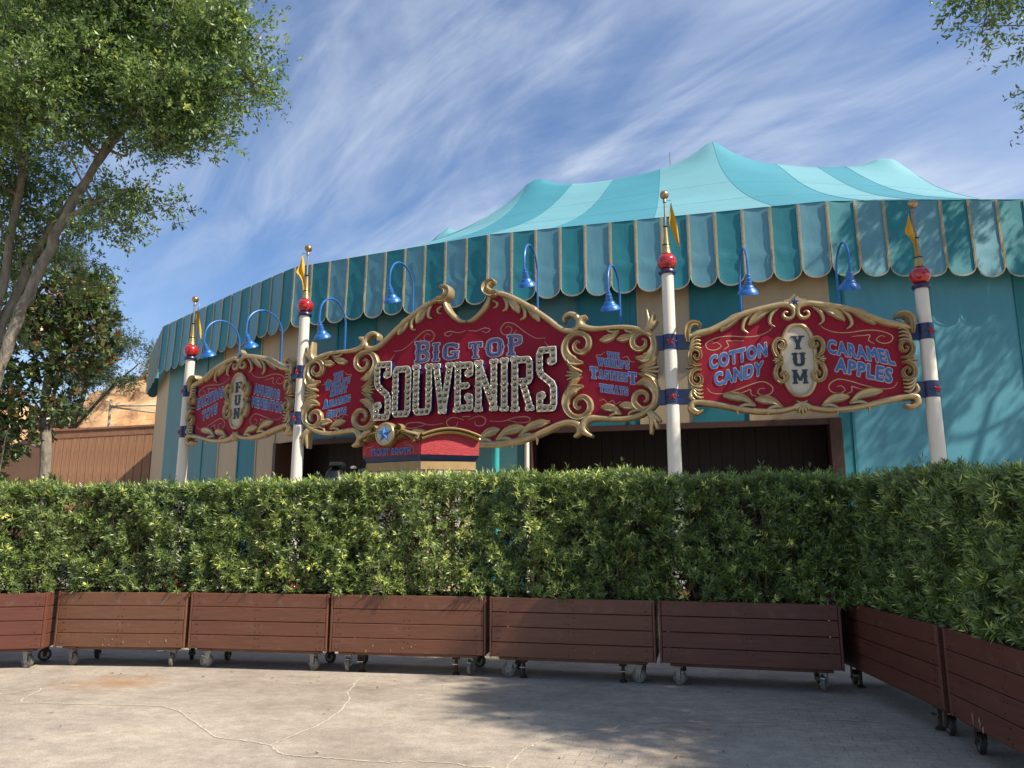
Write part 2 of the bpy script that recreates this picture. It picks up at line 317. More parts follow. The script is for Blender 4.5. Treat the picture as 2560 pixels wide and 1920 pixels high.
def relief(mb, pts, widths, h=.08, back=.0, prof='round', n=6, taper_h=True, fl=1, y0=0.0):
    """carved moulding in the sign plane: x,z path, front is -y"""
    P = smooth_path(pts, n); k = len(P); W = np.interp(np.linspace(0, 1, k), np.linspace(0, 1, len(widths)), widths); wm = max(widths)
    cs, hs = PROF[prof]; nc = len(cs); vs = []
    for i in range(k):
        d = P[min(i + 1, k - 1)] - P[max(i - 1, 0)]; d = d / (np.linalg.norm(d) + 1e-9); nn = np.array([-d[1], d[0]])
        hh = h * (.35 + .65 * W[i] / wm) if taper_h else h
        for c, q in zip(cs, hs): x, z = P[i] + nn * c * W[i] / 2 * fl; vs.append((x, y0 - q * hh, z))
        for c in (1, -1): x, z = P[i] + nn * c * W[i] / 2 * fl; vs.append((x, y0 + back, z))
    m = nc + 2; fs = []
    for i in range(k - 1):
        for j in range(m): a = i * m + j; b = i * m + (j + 1) % m; fs.append((a, b, b + m, a + m))
    fs += [tuple(range(m))[::-1], tuple(range((k - 1) * m, k * m))]
    return mb.add(vs, fs)
def mirx(pts, c=0): return [(2 * c - x, z) for x, z in pts]
def mirz(pts, c): return [(x, 2 * c - z) for x, z in pts]
def poly_solid(mb, conts, y0, y1):
    """extrude 2-D contours (with holes) from y0 (front) to y1"""
    conts = [c for c in conts if len(c) > 2]
    vl = [[Vector((p[0], p[1], 0)) for p in c] for c in conts]
    tris = tessellate_polygon(vl); flat = [p for c in conts for p in c]; nn = len(flat)
    vs = [(x, y0, z) for x, z in flat] + [(x, y1, z) for x, z in flat]; fs = []
    for a, b, c in tris:
        A, B, C_ = flat[a], flat[b], flat[c]
        if (B[0] - A[0]) * (C_[1] - A[1]) - (B[1] - A[1]) * (C_[0] - A[0]) < 0: b, c = c, b
        fs += [(a, b, c), (c + nn, b + nn, a + nn)]
    o = 0
    for c in conts:
        k = len(c)
        for i in range(k): j = (i + 1) % k; fs.append((o + i, o + i + nn, o + j + nn, o + j))
        o += k
    return mb.add(vs, fs)
# -------- glyphs from signed distance fields
def contours(prims, off, res=.02, pad=.15):
    xs = []; zs = []
    for p in prims:
        if p[0] == 'b': xs += [p[1], p[3]]; zs += [p[2], p[4]]
        elif p[0] == 'l': xs += [p[1], p[3]]; zs += [p[2], p[4]]
        elif p[0] == 'g': xs += [q[0] for l in p[1] for q in l]; zs += [q[1] for l in p[1] for q in l]
        else: xs += [q[0] for q in p[1]]; zs += [q[1] for q in p[1]]
    x0, x1, z0, z1 = min(xs) - pad - off - .1, max(xs) + pad + off + .1, min(zs) - pad - off - .1, max(zs) + pad + off + .1
    gx = np.arange(x0, x1, res); gz = np.arange(z0, z1, res); X, Z = np.meshgrid(gx, gz, indexing='ij'); D = np.full(X.shape, 9.)
    def obox(cx, cz, ux, uz, hl, hw):
        a = np.abs((X - cx) * ux + (Z - cz) * uz) - hl; b = np.abs(-(X - cx) * uz + (Z - cz) * ux) - hw
        return np.hypot(np.maximum(a, 0), np.maximum(b, 0)) + np.minimum(np.maximum(a, b), 0)
    for p in prims:
        if p[0] == 'b': d = obox((p[1] + p[3]) / 2, (p[2] + p[4]) / 2, 1, 0, abs(p[3] - p[1]) / 2, abs(p[4] - p[2]) / 2)
        elif p[0] == 'l':
            L = math.hypot(p[3] - p[1], p[4] - p[2]) or 1e-6; d = obox((p[1] + p[3]) / 2, (p[2] + p[4]) / 2, (p[3] - p[1]) / L, (p[4] - p[2]) / L, L / 2, p[5] / 2)
        elif p[0] == 'g':
            d = np.full(X.shape, 9.); ins = np.zeros(X.shape, bool)
            for l in p[1]:
                for (ax, az), (bx, bz) in zip(l, l[1:] + l[:1]):
                    L2 = (bx - ax) ** 2 + (bz - az) ** 2 + 1e-12; t = np.clip(((X - ax) * (bx - ax) + (Z - az) * (bz - az)) / L2, 0, 1)
                    d = np.minimum(d, np.hypot(X - ax - t * (bx - ax), Z - az - t * (bz - az)))
                    if az != bz: ins ^= ((az > Z) != (bz > Z)) & (X < (bx - ax) * (Z - az) / (bz - az) + ax)
            d = np.where(ins, -d, d)
        else:
            d = np.full(X.shape, 9.)
            for (ax, az), (bx, bz) in zip(p[1][:-1], p[1][1:]):
                L2 = (bx - ax) ** 2 + (bz - az) ** 2 + 1e-12; t = np.clip(((X - ax) * (bx - ax) + (Z - az) * (bz - az)) / L2, 0, 1)
                d = np.minimum(d, np.hypot(X - ax - t * (bx - ax), Z - az - t * (bz - az)))
            d = d - p[2] / 2
        D = np.minimum(D, d)
    D = D - off; D[np.abs(D) < 1e-7] = 1e-7; S = D < 0
    nxt = {}
    I, J = np.nonzero((S[:-1, :-1] + 0) + S[1:, :-1] + S[1:, 1:] + S[:-1, 1:] != 0)
    def ept(e):
        (i, j), (a, b) = e; t = D[i, j] / (D[i, j] - D[a, b]); return (gx[i] + (gx[a] - gx[i]) * t, gz[j] + (gz[b] - gz[j]) * t)
    for i, j in zip(I, J):
        c = [(i, j), (i + 1, j), (i + 1, j + 1), (i, j + 1)]; s = [S[q] for q in c]
        if all(s): continue
        cr = []
        for k in range(4):
            a, b = c[k], c[(k + 1) % 4]
            if s[k] != s[(k + 1) % 4]: cr.append((s[k], (a, b) if a < b else (b, a)))
        outs = [e for q, e in cr if q]; ins = [e for q, e in cr if not q]
        if len(outs) == 1: nxt[outs[0]] = ins[0]
        elif len(outs) == 2:
            order = [e for _, e in cr]; fl = [q for q, _ in cr]
            for k in range(4):
                if fl[k]: nxt[order[k]] = order[(k + 1) % 4]
    loops = []
    while nxt:
        st = next(iter(nxt)); lp = []; e = st
        while e in nxt: lp.append(ept(e)); e = nxt.pop(e)
        if len(lp) > 3:
            # simplify
            out = [lp[0]]
            for k in range(1, len(lp)):
                a, b, c_ = out[-1], lp[k], lp[(k + 1) % len(lp)]
                if abs((b[0] - a[0]) * (c_[1] - a[1]) - (b[1] - a[1]) * (c_[0] - a[0])) > res * res * .035 or math.hypot(b[0] - a[0], b[1] - a[1]) > 8 * res: out.append(b)
            loops.append(out)
    return loops
def sup(W, w, a0, a1, n=22, e=.62, zc=.5, rz=.5):
    o = []
    for k in range(n + 1):
        t = R(a0 + (a1 - a0) * k / n); c, s_ = math.cos(t), math.sin(t)
        o.append((W / 2 + (W - w) / 2 * math.copysign(abs(c) ** e, c), zc + (rz - w / 2) * math.copysign(abs(s_) ** e, s_)))
    return o
GW = dict(A=.78, B=.68, D=.70, E=.62, F=.60, G=.72, H=.78, I=.36, L=.60, M=.98, N=.80, O=.70, P=.66, R=.74, S=.60, T=.70, U=.76, V=.76, W=1.05, Y=.76, Z=.62)
GW["'"] = .2; GW[' '] = .4
def slab(ch, w=.2, t=.11, s=.07, spur=True):
    W = GW[ch]; P = []
    def foot(x, z=0): P.append(('b', x - w / 2 - s, z, x + w / 2 + s, z + t))
    def stem(x, a=0, b=1, lo=True, hi=True):
        P.append(('b', x - w / 2, a, x + w / 2, b))
        if lo: foot(x, 0)
        if hi: foot(x, 1 - t)
        if spur: P.append(('l', x - w / 2 - .045, .5, x + w / 2 + .045, .5, .07))
    sx = w / 2 + s
    if ch == 'I': stem(W / 2)
    elif ch == 'H': stem(sx); stem(W - sx); P.append(('b', sx, .44, W - sx, .56))
    elif ch in 'EFL':
        stem(sx)
        if ch != 'L': P += [('b', sx, 1 - t, W, 1), ('b', W - t * .9, .70, W, 1), ('b', sx, .44, W * .78, .55), ('b', W * .78 - t * .8, .36, W * .78, .63)]
        if ch != 'F': P += [('b', sx, 0, W, t), ('b', W - t * .9, 0, W, .3)]
    elif ch == 'T': stem(W / 2, hi=False); P += [('b', 0, 1 - t, W, 1), ('b', 0, .68, t, 1), ('b', W - t, .68, W, 1)]
    elif ch == 'N': w0 = w; stem(sx); stem(W - sx, lo=False); P.append(('l', sx - .02, .97, W - sx + .02, .03, w * .9))
    elif ch == 'M': stem(sx); stem(W - sx); P += [('l', sx, .97, W / 2, .22, w * .8), ('l', W - sx, .97, W / 2, .22, w * .8)]
    elif ch == 'U':
        P.append(('p', [(sx, .93), (sx, .3), (sx + .05, .16), (W / 2 - .04, w / 2), (W / 2 + .04, w / 2), (W - sx - .05, .16), (W - sx, .3), (W - sx, .93)], w)); foot(sx, 1 - t); foot(W - sx, 1 - t)
        P += [('l', sx - w / 2 - .045, .55, sx + w / 2 + .03, .55, .07), ('l', W - sx - w / 2 - .03, .55, W - sx + w / 2 + .045, .55, .07)]
    elif ch == 'V': P += [('l', sx, .97, W / 2, 0, w * .9), ('l', W - sx, .97, W / 2, 0, w * .9)]; foot(sx, 1 - t); foot(W - sx, 1 - t)
    elif ch == 'W':
        for a, b in ((.13, .32), (.50, .32), (.50, .70), (.88, .70)): P.append(('l', a * W, .97, b * W, .02, w * .75))
        for a in (.13, .5, .88): foot(a * W, 1 - t)
    elif ch == 'Y': P += [('l', sx, .97, W / 2, .42, w * .85), ('l', W - sx, .97, W / 2, .42, w * .85), ('b', W / 2 - w / 2, 0, W / 2 + w / 2, .46)]; foot(sx, 1 - t); foot(W - sx, 1 - t); foot(W / 2)
    elif ch == 'A': P += [('l', sx, .03, W / 2, 1, w * .8), ('l', W - sx, .03, W / 2, 1, w * .95), ('b', sx + .05, .28, W - sx - .05, .38)]; foot(sx); foot(W - sx)
    elif ch == 'Z': P += [('b', 0, 1 - t, W, 1), ('b', 0, 0, W, t), ('l', w / 2, t * .6, W - w / 2, 1 - t * .6, w), ('b', 0, .72, t, 1), ('b', W - t, 0, W, .28)]
    elif ch == 'O': P.append(('p', sup(W, w, 0, 360, 32), w)); P += [('l', -.04, .5, w + .03, .5, .07), ('l', W - w - .03, .5, W + .04, .5, .07)]
    elif ch == 'G': P.append(('p', sup(W, w, 38, 320, 28), w)); P += [('b', W * .52, .40, W + .03, .40 + t), ('b', W - w, .06, W, .46), ('b', W - t, .66, W, .92)]
    elif ch == 'S': P.append(('p', sup(W, w * .95, 20, 180, 12, zc=.745, rz=.255) + [(w * .55, .66), (W * .35, .56), (W * .65, .45), (W - w * .55, .36)] + sup(W, w * .95, 0, -160, 12, zc=.255, rz=.255), w * .95)); P += [('b', W - t, .62, W, .90), ('b', 0, .10, t, .38)]
    elif ch in 'DPBR':
        stem(sx)
        if ch == 'D': P.append(('p', [(sx, 1 - t / 2), (W * .5, 1 - t / 2)] , t)); P.append(('p', [(W * .45, 1 - w * .42), (W - w * .7, .86), (W - w / 2, .68), (W - w / 2, .32), (W - w * .7, .14), (W * .45, w * .42)], w * .84)); P.append(('b', sx, 0, W * .5, t))
        else:
            P.append(('p', [(sx, 1 - w * .36), (W * .6, 1 - w * .36), (W - w * .6, .88), (W - w / 2, .76), (W - w * .6, .60), (W * .6, .53), (sx, .53)], w * .72))
            if ch == 'B': P.append(('p', [(sx, .49), (W * .6, .49), (W - w * .5, .38), (W - w / 2, .26), (W - w * .55, .13), (W * .6, w * .36), (sx, w * .36)], w * .72))
            if ch == 'R': P += [('l', W * .52, .5, W - w * .55, .03, w * .9), ('b', W - w - s, 0, W + s * .6, t)]
    elif ch == "'": P += [('b', .02, .74, .18, 1), ('l', .12, .74, .04, .6, .09)]
    return P
GC = {}
def text_slab(txt, off, res=.025, gap=.10, **kw):
    out = []; x = 0
    for ch in txt:
        if ch != ' ':
            key = (ch, off, tuple(kw.items()))
            if key not in GC: GC[key] = contours(slab(ch, **kw), off, res)
            out.append([[(px + x, pz) for px, pz in c] for c in GC[key]])
        x += GW[ch] + gap
    return out, x - gap
def text_sans(txt, off, spacing=1.05):
    cu = bpy.data.curves.new('text', 'FONT'); cu.body = txt; cu.offset = off; cu.space_character = spacing; cu.resolution_u = 3; cu.fill_mode = 'NONE'
    o = bpy.data.objects.new('text', cu); COL.objects.link(o); dg = bpy.context.evaluated_depsgraph_get(); dg.update()
    me = bpy.data.meshes.new_from_object(o.evaluated_get(dg)); V = [v.co.copy() for v in me.vertices]; nb = {}
    for e in me.edges:
        a, b = e.vertices; nb.setdefault(a, []).append(b); nb.setdefault(b, []).append(a)
    seen = set(); loops = []
    for s in nb:
        if s in seen: continue
        lp = [s]; seen.add(s); cur = s
        while True:
            nx = [q for q in nb[cur] if q not in seen]
            if not nx: break
            cur = nx[0]; seen.add(cur); lp.append(cur)
        if len(lp) > 2: loops.append([(V[i].x, V[i].y) for i in lp])
    bpy.data.objects.remove(o); bpy.data.curves.remove(cu); bpy.data.meshes.remove(me)
    return loops
def group_loops(loops):
    """attach holes to their outer loop"""
    def area(l): return .5 * sum(l[i][0] * l[(i + 1) % len(l)][1] - l[(i + 1) % len(l)][0] * l[i][1] for i in range(len(l)))
    def inside(p, l):
        c = False
        for i in range(len(l)):
            a, b = l[i], l[i - 1]
            if (a[1] > p[1]) != (b[1] > p[1]) and p[0] < (b[0] - a[0]) * (p[1] - a[1]) / (b[1] - a[1]) + a[0]: c = not c
        return c
    ls = sorted(loops, key=lambda l: -abs(area(l))); groups = []
    for l in ls:
        for g in groups:
            if inside(l[0], g[0]) and not any(inside(l[0], h) for h in g[1:]): g.append(l); break
        else: groups.append([l])
    return groups
def put_text(parent, groups_by_glyph, bbox, quad, y0, thick, matname, name='lettering', fr=None):
    """map glyph contours in bbox onto a quad (bl,br,tr,tl) in the sign plane"""
    x0, z0, x1, z1 = bbox; mb = MB()
    def mp(p):
        u = (p[0] - x0) / (x1 - x0); v = (p[1] - z0) / (z1 - z0); bl, br, tr, tl = [np.array(q) for q in quad]
        q = (bl * (1 - u) + br * u) * (1 - v) + (tl * (1 - u) + tr * u) * v; return (q[0], q[1])
    for g in groups_by_glyph:
        for gg in group_loops(g): poly_solid(mb, [[mp(p) for p in c] for c in gg], y0, y0 + thick)
    if fr: mb.v = [fr(v) for v in mb.v]
    return mb.obj(name, matname, parent, smooth=False)
def bb(groups):
    xs = [p[0] for g in groups for c in g for p in c]; zs = [p[1] for g in groups for c in g for p in c]; return min(xs), min(zs), max(xs), max(zs)
def sans_line(parent, txt, quad, y, fill, outline='outline_pale', fr=None, bold=.032, out=.055):
    lo = text_sans(txt, 0, 1.16); a = [contours([('g', lo)], bold, .014)]; b_ = [contours([('g', lo)], bold + out, .018)]; bx = bb(a)
    o = put_text(parent, a, bx, quad, y - .016, .010, fill, fr=fr); put_text(o, b_, bx, quad, y - .006, .006, outline, 'outline', fr=fr); return o
def slab_line(parent, txt, quad, y, fill, outline='outline_pale', out=.045, fr=None, **kw):
    a, _ = text_slab(txt, 0, **kw); bx = bb(a)
    o = put_text(parent, a, bx, quad, y - .010, .006, fill, fr=fr)
    if outline: b_, _ = text_slab(txt, out, **kw); put_text(o, b_, bx, quad, y - .004, .004, outline, 'outline', fr=fr)
    return o
def ribbon(mb, pts, w, y=-.003, n=7, taper=True):
    P = smooth_path(pts, n); k = len(P); vs = []; fs = []
    for i in range(k):
        d = P[min(i + 1, k - 1)] - P[max(i - 1, 0)]; d = d / (np.linalg.norm(d) + 1e-9); nn = np.array([-d[1], d[0]])
        ww = w * (.45 + .55 * math.sin(math.pi * min(max(i / (k - 1), .05), .95))) if taper else w
        for c in (1, -1): x, z = P[i] + nn * c * ww / 2; vs.append((x, y, z))
    for i in range(k - 1): fs.append((2 * i, 2 * i + 1, 2 * i + 3, 2 * i + 2))
    return mb.add(vs, fs)
def star_relief(mb, cx, cz, r, h, y0, inner=.42, rot=90):
    vs = [(cx, y0 - h, cz)]; k = 10
    for i in range(k): rr = r if i % 2 == 0 else r * inner; a = R(rot + 36 * i); vs.append((cx + rr * math.cos(a), y0, cz + rr * math.sin(a)))
    for i in range(k): rr = r if i % 2 == 0 else r * inner; a = R(rot + 36 * i); vs.append((cx + rr * math.cos(a), y0 + .012, cz + rr * math.sin(a)))
    fs = [(0, 1 + (i + 1) % k, 1 + i) for i in range(k)] + [(1 + i, 1 + (i + 1) % k, 11 + (i + 1) % k, 11 + i) for i in range(k)]
    fs = [f[::-1] for f in fs]; return mb.add(vs, fs)
# ------------------------------------------------------------------ ground
g = MB(); g.add([(-400, -120, 0), (400, -120, 0), (400, 700, 0), (-400, 700, 0)], [(0, 1, 2, 3)])
pav = tag(g.obj('pavement', 'concrete', smooth=False), kind='structure')
CRK = [[(-5.48,8.3),(-5.05,8.02),(-4.96,8.05),(-4.81,8.3),(-4.69,7.8),(-4.62,7.66),(-4.63,7.59)],
 [(-4.68,7.56),(-4.5,7.64),(-4.24,7.6),(-4.0,7.57),(-3.59,7.54),(-3.23,7.48),(-3.07,7.38),(-2.9,7.21),(-2.8,7.06),(-2.64,6.86),(-2.51,6.67),(-2.3,6.42),(-2.06,6.32),(-1.9,6.24),(-1.82,6.18),(-1.69,6.0),(-1.6,5.93),(-1.39,5.88),(-1.12,5.82),(-0.86,5.75),(-0.71,5.78),(-0.41,5.74),(-0.31,5.67),(-0.16,5.65),(-0.09,5.56)],
 [(-1.82,6.18),(-1.78,6.31),(-1.69,6.57),(-1.61,6.78),(-1.54,7.24),(-1.55,7.7),(-1.58,7.87),(-1.63,8.06),(-1.64,8.3),(-1.66,8.64),(-1.61,8.99)],
 [(-0.05,5.5),(-0.03,5.64),(-0.02,5.72),(0.04,5.9),(0.07,6.02),(0.13,6.15),(0.25,6.34),(0.32,6.4),(0.45,6.5),(0.6,6.61),(0.81,6.66),(0.93,6.81),(1.2,6.87),(1.29,6.92),(1.57,6.9),(1.95,6.89),(2.7,6.98),(2.97,6.94),(3.44,6.79)]]
for ci, pts in enumerate(CRK):
    P = smooth_path(pts, 9); k = len(P); mb = MB(); vs = []; fs = []; rw = random.Random(ci)
    for i in range(k):
        d = P[min(i + 1, k - 1)] - P[max(i - 1, 0)]; d /= np.linalg.norm(d) + 1e-9; nn = np.array([-d[1], d[0]])
        j = rw.uniform(-.010, .010); w = rw.uniform(.004, .0095) * (.8 if ci == 3 else 1)
        for c in (1, -1): x, y = P[i] + nn * (j + c * w); vs.append((x, y, .004))
    for i in range(k - 1): fs.append((2 * i, 2 * i + 1, 2 * i + 3, 2 * i + 2))
    mb.add(vs, [f[::-1] for f in fs]); o = mb.obj('sealed_crack', 'crack_sealant', pav, smooth=False)

# ------------------------------------------------------------------ circus tent
tent = empty('circus_tent', (0, 17, 0), label='large blue and teal striped circus tent with scalloped valance behind the signs', cat='tent')
TO = Vector((0, 17, 0))
ZE, ZC, ZT = 9.2, 7.57, 7.30           # eave, scallop cusps, scallop tips
EV = [(-14.2, 38), (-15.9, 33.0), (-13.3, 28.4), (-9.2, 24.3), (-6.4, 21.65), (-.62, 19.1), (7.4, 17.0), (12, 16.9), (20, 18.3)]   # eave line left to right
NP = [8, 8, 9, 6, 10, 13, 7, 6]           # valance panels on each run
def lp(v): return (v[0] - TO.x, v[1] - TO.y, v[2])
pc = 0
for si in range(0, 8):
    A = np.array(EV[si]); B = np.array(EV[si + 1]); L = np.linalg.norm(B - A); d = (B - A) / L; nf = np.array([d[1], -d[0]])    # outward (towards the viewer)
    n = NP[si]; w = L / n
    for k in range(n):
        rr = random.Random(si * 100 + k); ph = [rr.uniform(0, 6.3) for _ in range(4)]; zj = rr.uniform(-.025, .025); am = rr.uniform(.002, .006)
        NX, NZ = 8, 14; vs = []; fs = []
        def pos(u, v):
            e = math.sqrt(max(0, 1 - (2 * u - 1) ** 2)); zb = ZC - (ZC - ZT - zj) * e; z = ZE + (zb - ZE) * v
            bul = .014 * math.sin(math.pi * u) * (1 - .3 * v) * -1 + .05 * v * v
            wr = am * (math.sin(z * 7 + ph[0] + 2 * u) * math.sin(u * 3 + ph[1]) + .7 * math.sin(z * 17 + ph[2] + 5 * u)) * math.sin(math.pi * u) ** .5
            fold = .018 * math.exp(-((z - (ZC + .42 + .03 * math.sin(4 * u + ph[3]))) / .05) ** 2)
            q = A + d * (w * (k + u)) + nf * (bul + wr + fold); return lp((q[0], q[1], z))
        for j in range(NZ + 1):
            for i in range(NX + 1): vs.append(pos(i / NX, j / NZ))
        for j in range(NZ):
            for i in range(NX): a = j * (NX + 1) + i; fs.append((a, a + NX + 1, a + NX + 2, a + 1))
        mb = MB().add(vs, fs); vp = mb.obj('valance_panel', 'teal_dark' if pc % 2 == 0 else 'teal_light', tent, ang=80)
        tb = MB()
        for ins, rad in ((.010, .0075), (.032, .0055)):
            path = []
            def pp(u, v, o=.022):
                x, y, z = pos(u, v); return (x + nf[0] * o, y + nf[1] * o, z)
            u0 = ins / w
            for j in range(9): path.append(pp(u0, j / 8 * .98))
            for j in range(1, 12): u = u0 + (1 - 2 * u0) * j / 12; x, y, z = pp(u, 1); path.append((x, y, z + ins * .9))
            for j in range(8, -1, -1): path.append(pp(1 - u0, j / 8 * .98))
            tb.tube(path, rad, 5)
        tb.obj('piping', 'piping', vp); pc += 1
# walls: (run, start, end, colour, bottom z)
INS = .38
def inset_pt(i):
    def dirn(a, b): v = np.array(b) - np.array(a); return v / np.linalg.norm(v)
    p = np.array(EV[i]); ds = []
    if i > 0: ds.append(dirn(EV[i - 1], EV[i]))
    if i < len(EV) - 1: ds.append(dirn(EV[i], EV[i + 1]))
    ns = [np.array([-d[1], d[0]]) for d in ds]; m = sum(ns); m /= np.linalg.norm(m); return p + m * INS / max(.3, float(np.dot(m, ns[0])))
WP = [inset_pt(i) for i in range(len(EV))]
DOOR = 4.1
RUNS = {0: [(99, 'wall_tan', 0)], 1: [(99, 'wall_tan', 0)],
        2: [(2.1, 'wall_greyteal', 0), (1.3, 'wall_greyteal', 0), (1.3, 'wall_greyteal', 0), (99, 'wall_tan', 0)],
        3: [(.35, 'wall_tan', 0), (1.15, 'wall_teal', 0), (1.08, 'wall_tan', 0), (99, 'wall_tan', DOOR)],
        4: [(1.28, 'wall_greyteal', DOOR), (1.28, 'wall_teal', DOOR), (1.28, 'wall_greyteal', DOOR), (1.28, 'wall_teal', 0), (99, 'wall_greyteal', 0)],
        5: [(.95, 'wall_greyteal', 0), (1.28, 'wall_greyteal', DOOR), (1.28, 'wall_teal', DOOR), (.25, 'wall_teal', DOOR), (1.28, 'wall_tan', DOOR), (1.26, 'wall_teal', DOOR), (99, 'wall_tan', DOOR)],
        6: [(.32, 'wall_teal', 0), (2.0, 'wall_aqua', 0), (2.0, 'wall_aqua', 0), (99, 'wall_teal', 0)], 7: [(1.3, 'wall_teal', 0), (1.3, 'wall_aqua', 0), (99, 'wall_teal', 0)]}
for si, lst in RUNS.items():
    A, B = WP[si], WP[si + 1]; L = np.linalg.norm(B - A); d = (B - A) / L; nb = np.array([-d[1], d[0]]); s = 0; last = None
    for ln, colr, zb in lst:
        e = min(L, s + ln); th = .10; 
        c = [A + d * s, A + d * e, A + d * e + nb * th, A + d * s + nb * th]
        vs = [lp((q[0], q[1], z)) for z in (zb, 8.6) for q in c]
        MB().add(vs, [(0, 3, 2, 1), (4, 5, 6, 7), (0, 1, 5, 4), (1, 2, 6, 5), (2, 3, 7, 6), (3, 0, 4, 7)]).obj('wall_panel', colr, tent, smooth=False)
        if last: # seam batten between panels
            q = A + d * s; mb = MB(); M = Matrix.Translation(lp((q[0], q[1], 0))) @ Matrix.Rotation(math.atan2(d[1], d[0]), 4, 'Z')
            mb.box(-.03, -.025, max(zb, last), .03, .02, 8.5, M=M); mb.obj('wall_batten', 'wall_tan' if 'tan' in colr else 'wall_teal', tent, smooth=False)
        last = zb + .001; s = e
def along(si, s, back=0):
    A, B = WP[si], WP[si + 1]; L = np.linalg.norm(B - A); d = (B - A) / L; q = A + d * s + np.array([-d[1], d[0]]) * back; return q, math.atan2(d[1], d[0]), L
# door recesses: boarded back wall, soffit, jambs
def jamb(si, s, w=.16, dep=.5, z1=DOOR, front=-.05, m='jamb'):
    q, a, _ = along(si, s, 0); mb = MB(); mb.box(-w / 2, front, 0, w / 2, dep, z1, M=Matrix.Translation(lp((q[0], q[1], 0))) @ Matrix.Rotation(a, 4, 'Z')); mb.obj('door_jamb', m, tent, smooth=False)
def recess(P0, P1, nboard):
    P0 = np.array(P0); P1 = np.array(P1); L = np.linalg.norm(P1 - P0); d = (P1 - P0) / L; a = math.atan2(d[1], d[0])
    for k in range(nboard):
        mb = MB(); w = L / nboard; q = P0 + d * (w * k)
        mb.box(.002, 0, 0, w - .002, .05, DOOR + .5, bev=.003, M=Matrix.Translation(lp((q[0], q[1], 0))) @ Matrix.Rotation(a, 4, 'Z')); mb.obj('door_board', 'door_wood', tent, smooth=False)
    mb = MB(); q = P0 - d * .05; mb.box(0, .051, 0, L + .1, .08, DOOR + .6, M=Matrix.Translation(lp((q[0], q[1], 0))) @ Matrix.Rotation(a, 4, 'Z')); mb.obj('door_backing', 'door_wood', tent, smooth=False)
def soffit(pts):
    mb = MB(); n = len(pts); vs = [lp((p[0], p[1], DOOR + .30)) for p in pts] + [lp((p[0], p[1], DOOR + .36)) for p in pts]
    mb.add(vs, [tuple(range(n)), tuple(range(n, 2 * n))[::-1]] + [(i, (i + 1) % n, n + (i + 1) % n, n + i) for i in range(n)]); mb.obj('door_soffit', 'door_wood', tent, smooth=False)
q0, _, L5 = along(5, .95); 
b0 = along(5, .9, 1.5)[0]; b1 = along(5, L5 - .1, 1.5)[0]; recess(b0, b1, 26)
recess(along(5, .93, .06)[0], b0, 5); recess(b1, along(5, L5 - .02, .1)[0], 5)
soffit([along(5, .9, .12)[0], along(5, L5 - .05, .12)[0], b1 + np.array([.1, .1]), b0])
jamb(5, .95); jamb(5, L5 - .08, w=.26, dep=.4)
_, _, L3 = along(3, 0); q3 = 2.58
_, _, L4 = along(4, 0); d4 = 3.84
c0 = along(3, q3, 1.3)[0]; c1_ = along(4, 0, 1.5)[0]; c2_ = along(4, d4, 1.5)[0]
recess(c0, c1_, 6); recess(c1_, c2_, 16); recess(along(3, q3, .06)[0], c0, 5); recess(c2_, along(4, d4, .1)[0], 5)
soffit([along(3, q3, .12)[0], along(4, 0, .12)[0], along(4, d4, .12)[0], c2_, c1_, c0])
jamb(3, q3 + .08); jamb(4, d4 - .08)
# door lintels
for si, s0, s1 in ((5, 1.03, L5 - .22), (4, .02, d4 - .16)):
    q, a, _ = along(si, s0); mb = MB(); mb.box(0, -.035, DOOR - .14, s1 - s0, .12, DOOR - .004, M=Matrix.Translation(lp((q[0], q[1], 0))) @ Matrix.Rotation(a, 4, 'Z')); mb.obj('door_lintel', 'jamb', tent, smooth=False)
# inner door leaves with rails in the right recess
for k in range(4):
    q, a, _ = along(5, 1.8 + k * 1.55, 1.44); mb = MB(); M = Matrix.Translation(lp((q[0], q[1], 0))) @ Matrix.Rotation(a, 4, 'Z')
    for x0, z0, x1, z1 in ((0, 0, .12, 2.9), (1.38, 0, 1.5, 2.9), (0, 2.75, 1.5, 2.9), (0, 1.1, 1.5, 1.25), (0, 0, 1.5, .2)): mb.box(x0, -.03 - .002 * (z1 < 2.9), z0, x1, .0, z1, M=M)
    mb.obj('door_leaf', 'jamb', tent, smooth=False)
# roof: tensioned membrane in alternating gores
PK = [(-3.2, 35.5), (.95, 29.9), (7.6, 27.0), (14.7, 27.9)]
BND = [((-14.2, 38), (-7.4, 42)), ((-15.9, 33.0), (-6.0, 39.3)), ((-13.3, 28.4), (-4.4, 37.1)), ((-9.2, 24.3), (-3.2, 35.5)), ((-7.0, 22.2), (-1.6, 33.3)), ((-4.2, 20.68), (-.2, 31.4)), ((-2.2, 19.8), (.65, 30.3)),
       ((-.58, 19.09), (2.5, 29.22)), ((1.05, 18.66), (4.03, 28.56)), ((3.54, 18.01), (5.77, 27.8)), ((6.27, 17.29), (7.62, 27.0)), ((8.28, 16.98), (10.06, 27.31)), ((9.69, 16.95), (11.75, 27.53)), ((10.94, 16.92), (12.9, 27.67)),
       ((13.2, 17.1), (15.6, 28.4)), ((15, 17.4), (17.2, 29.4)), ((17.5, 17.85), (18.6, 29.8)), ((20, 18.3), (19.8, 30.6)), ((25, 24), (20.5, 32))]
ZR = 15.02
def eave_pt(a, b, u):
    """walk along the true eave polyline between two eave points"""
    pts = [np.array(a)] + [np.array(p) for p in EV if min(a[0], b[0]) + .05 < p[0] < max(a[0], b[0]) - .05] + [np.array(b)]
    ls = [np.linalg.norm(pts[i + 1] - pts[i]) for i in range(len(pts) - 1)]; t = u * sum(ls)
    for i, l in enumerate(ls):
        if t <= l + 1e-9: return pts[i] + (pts[i + 1] - pts[i]) * (t / l)
        t -= l
    return pts[-1]
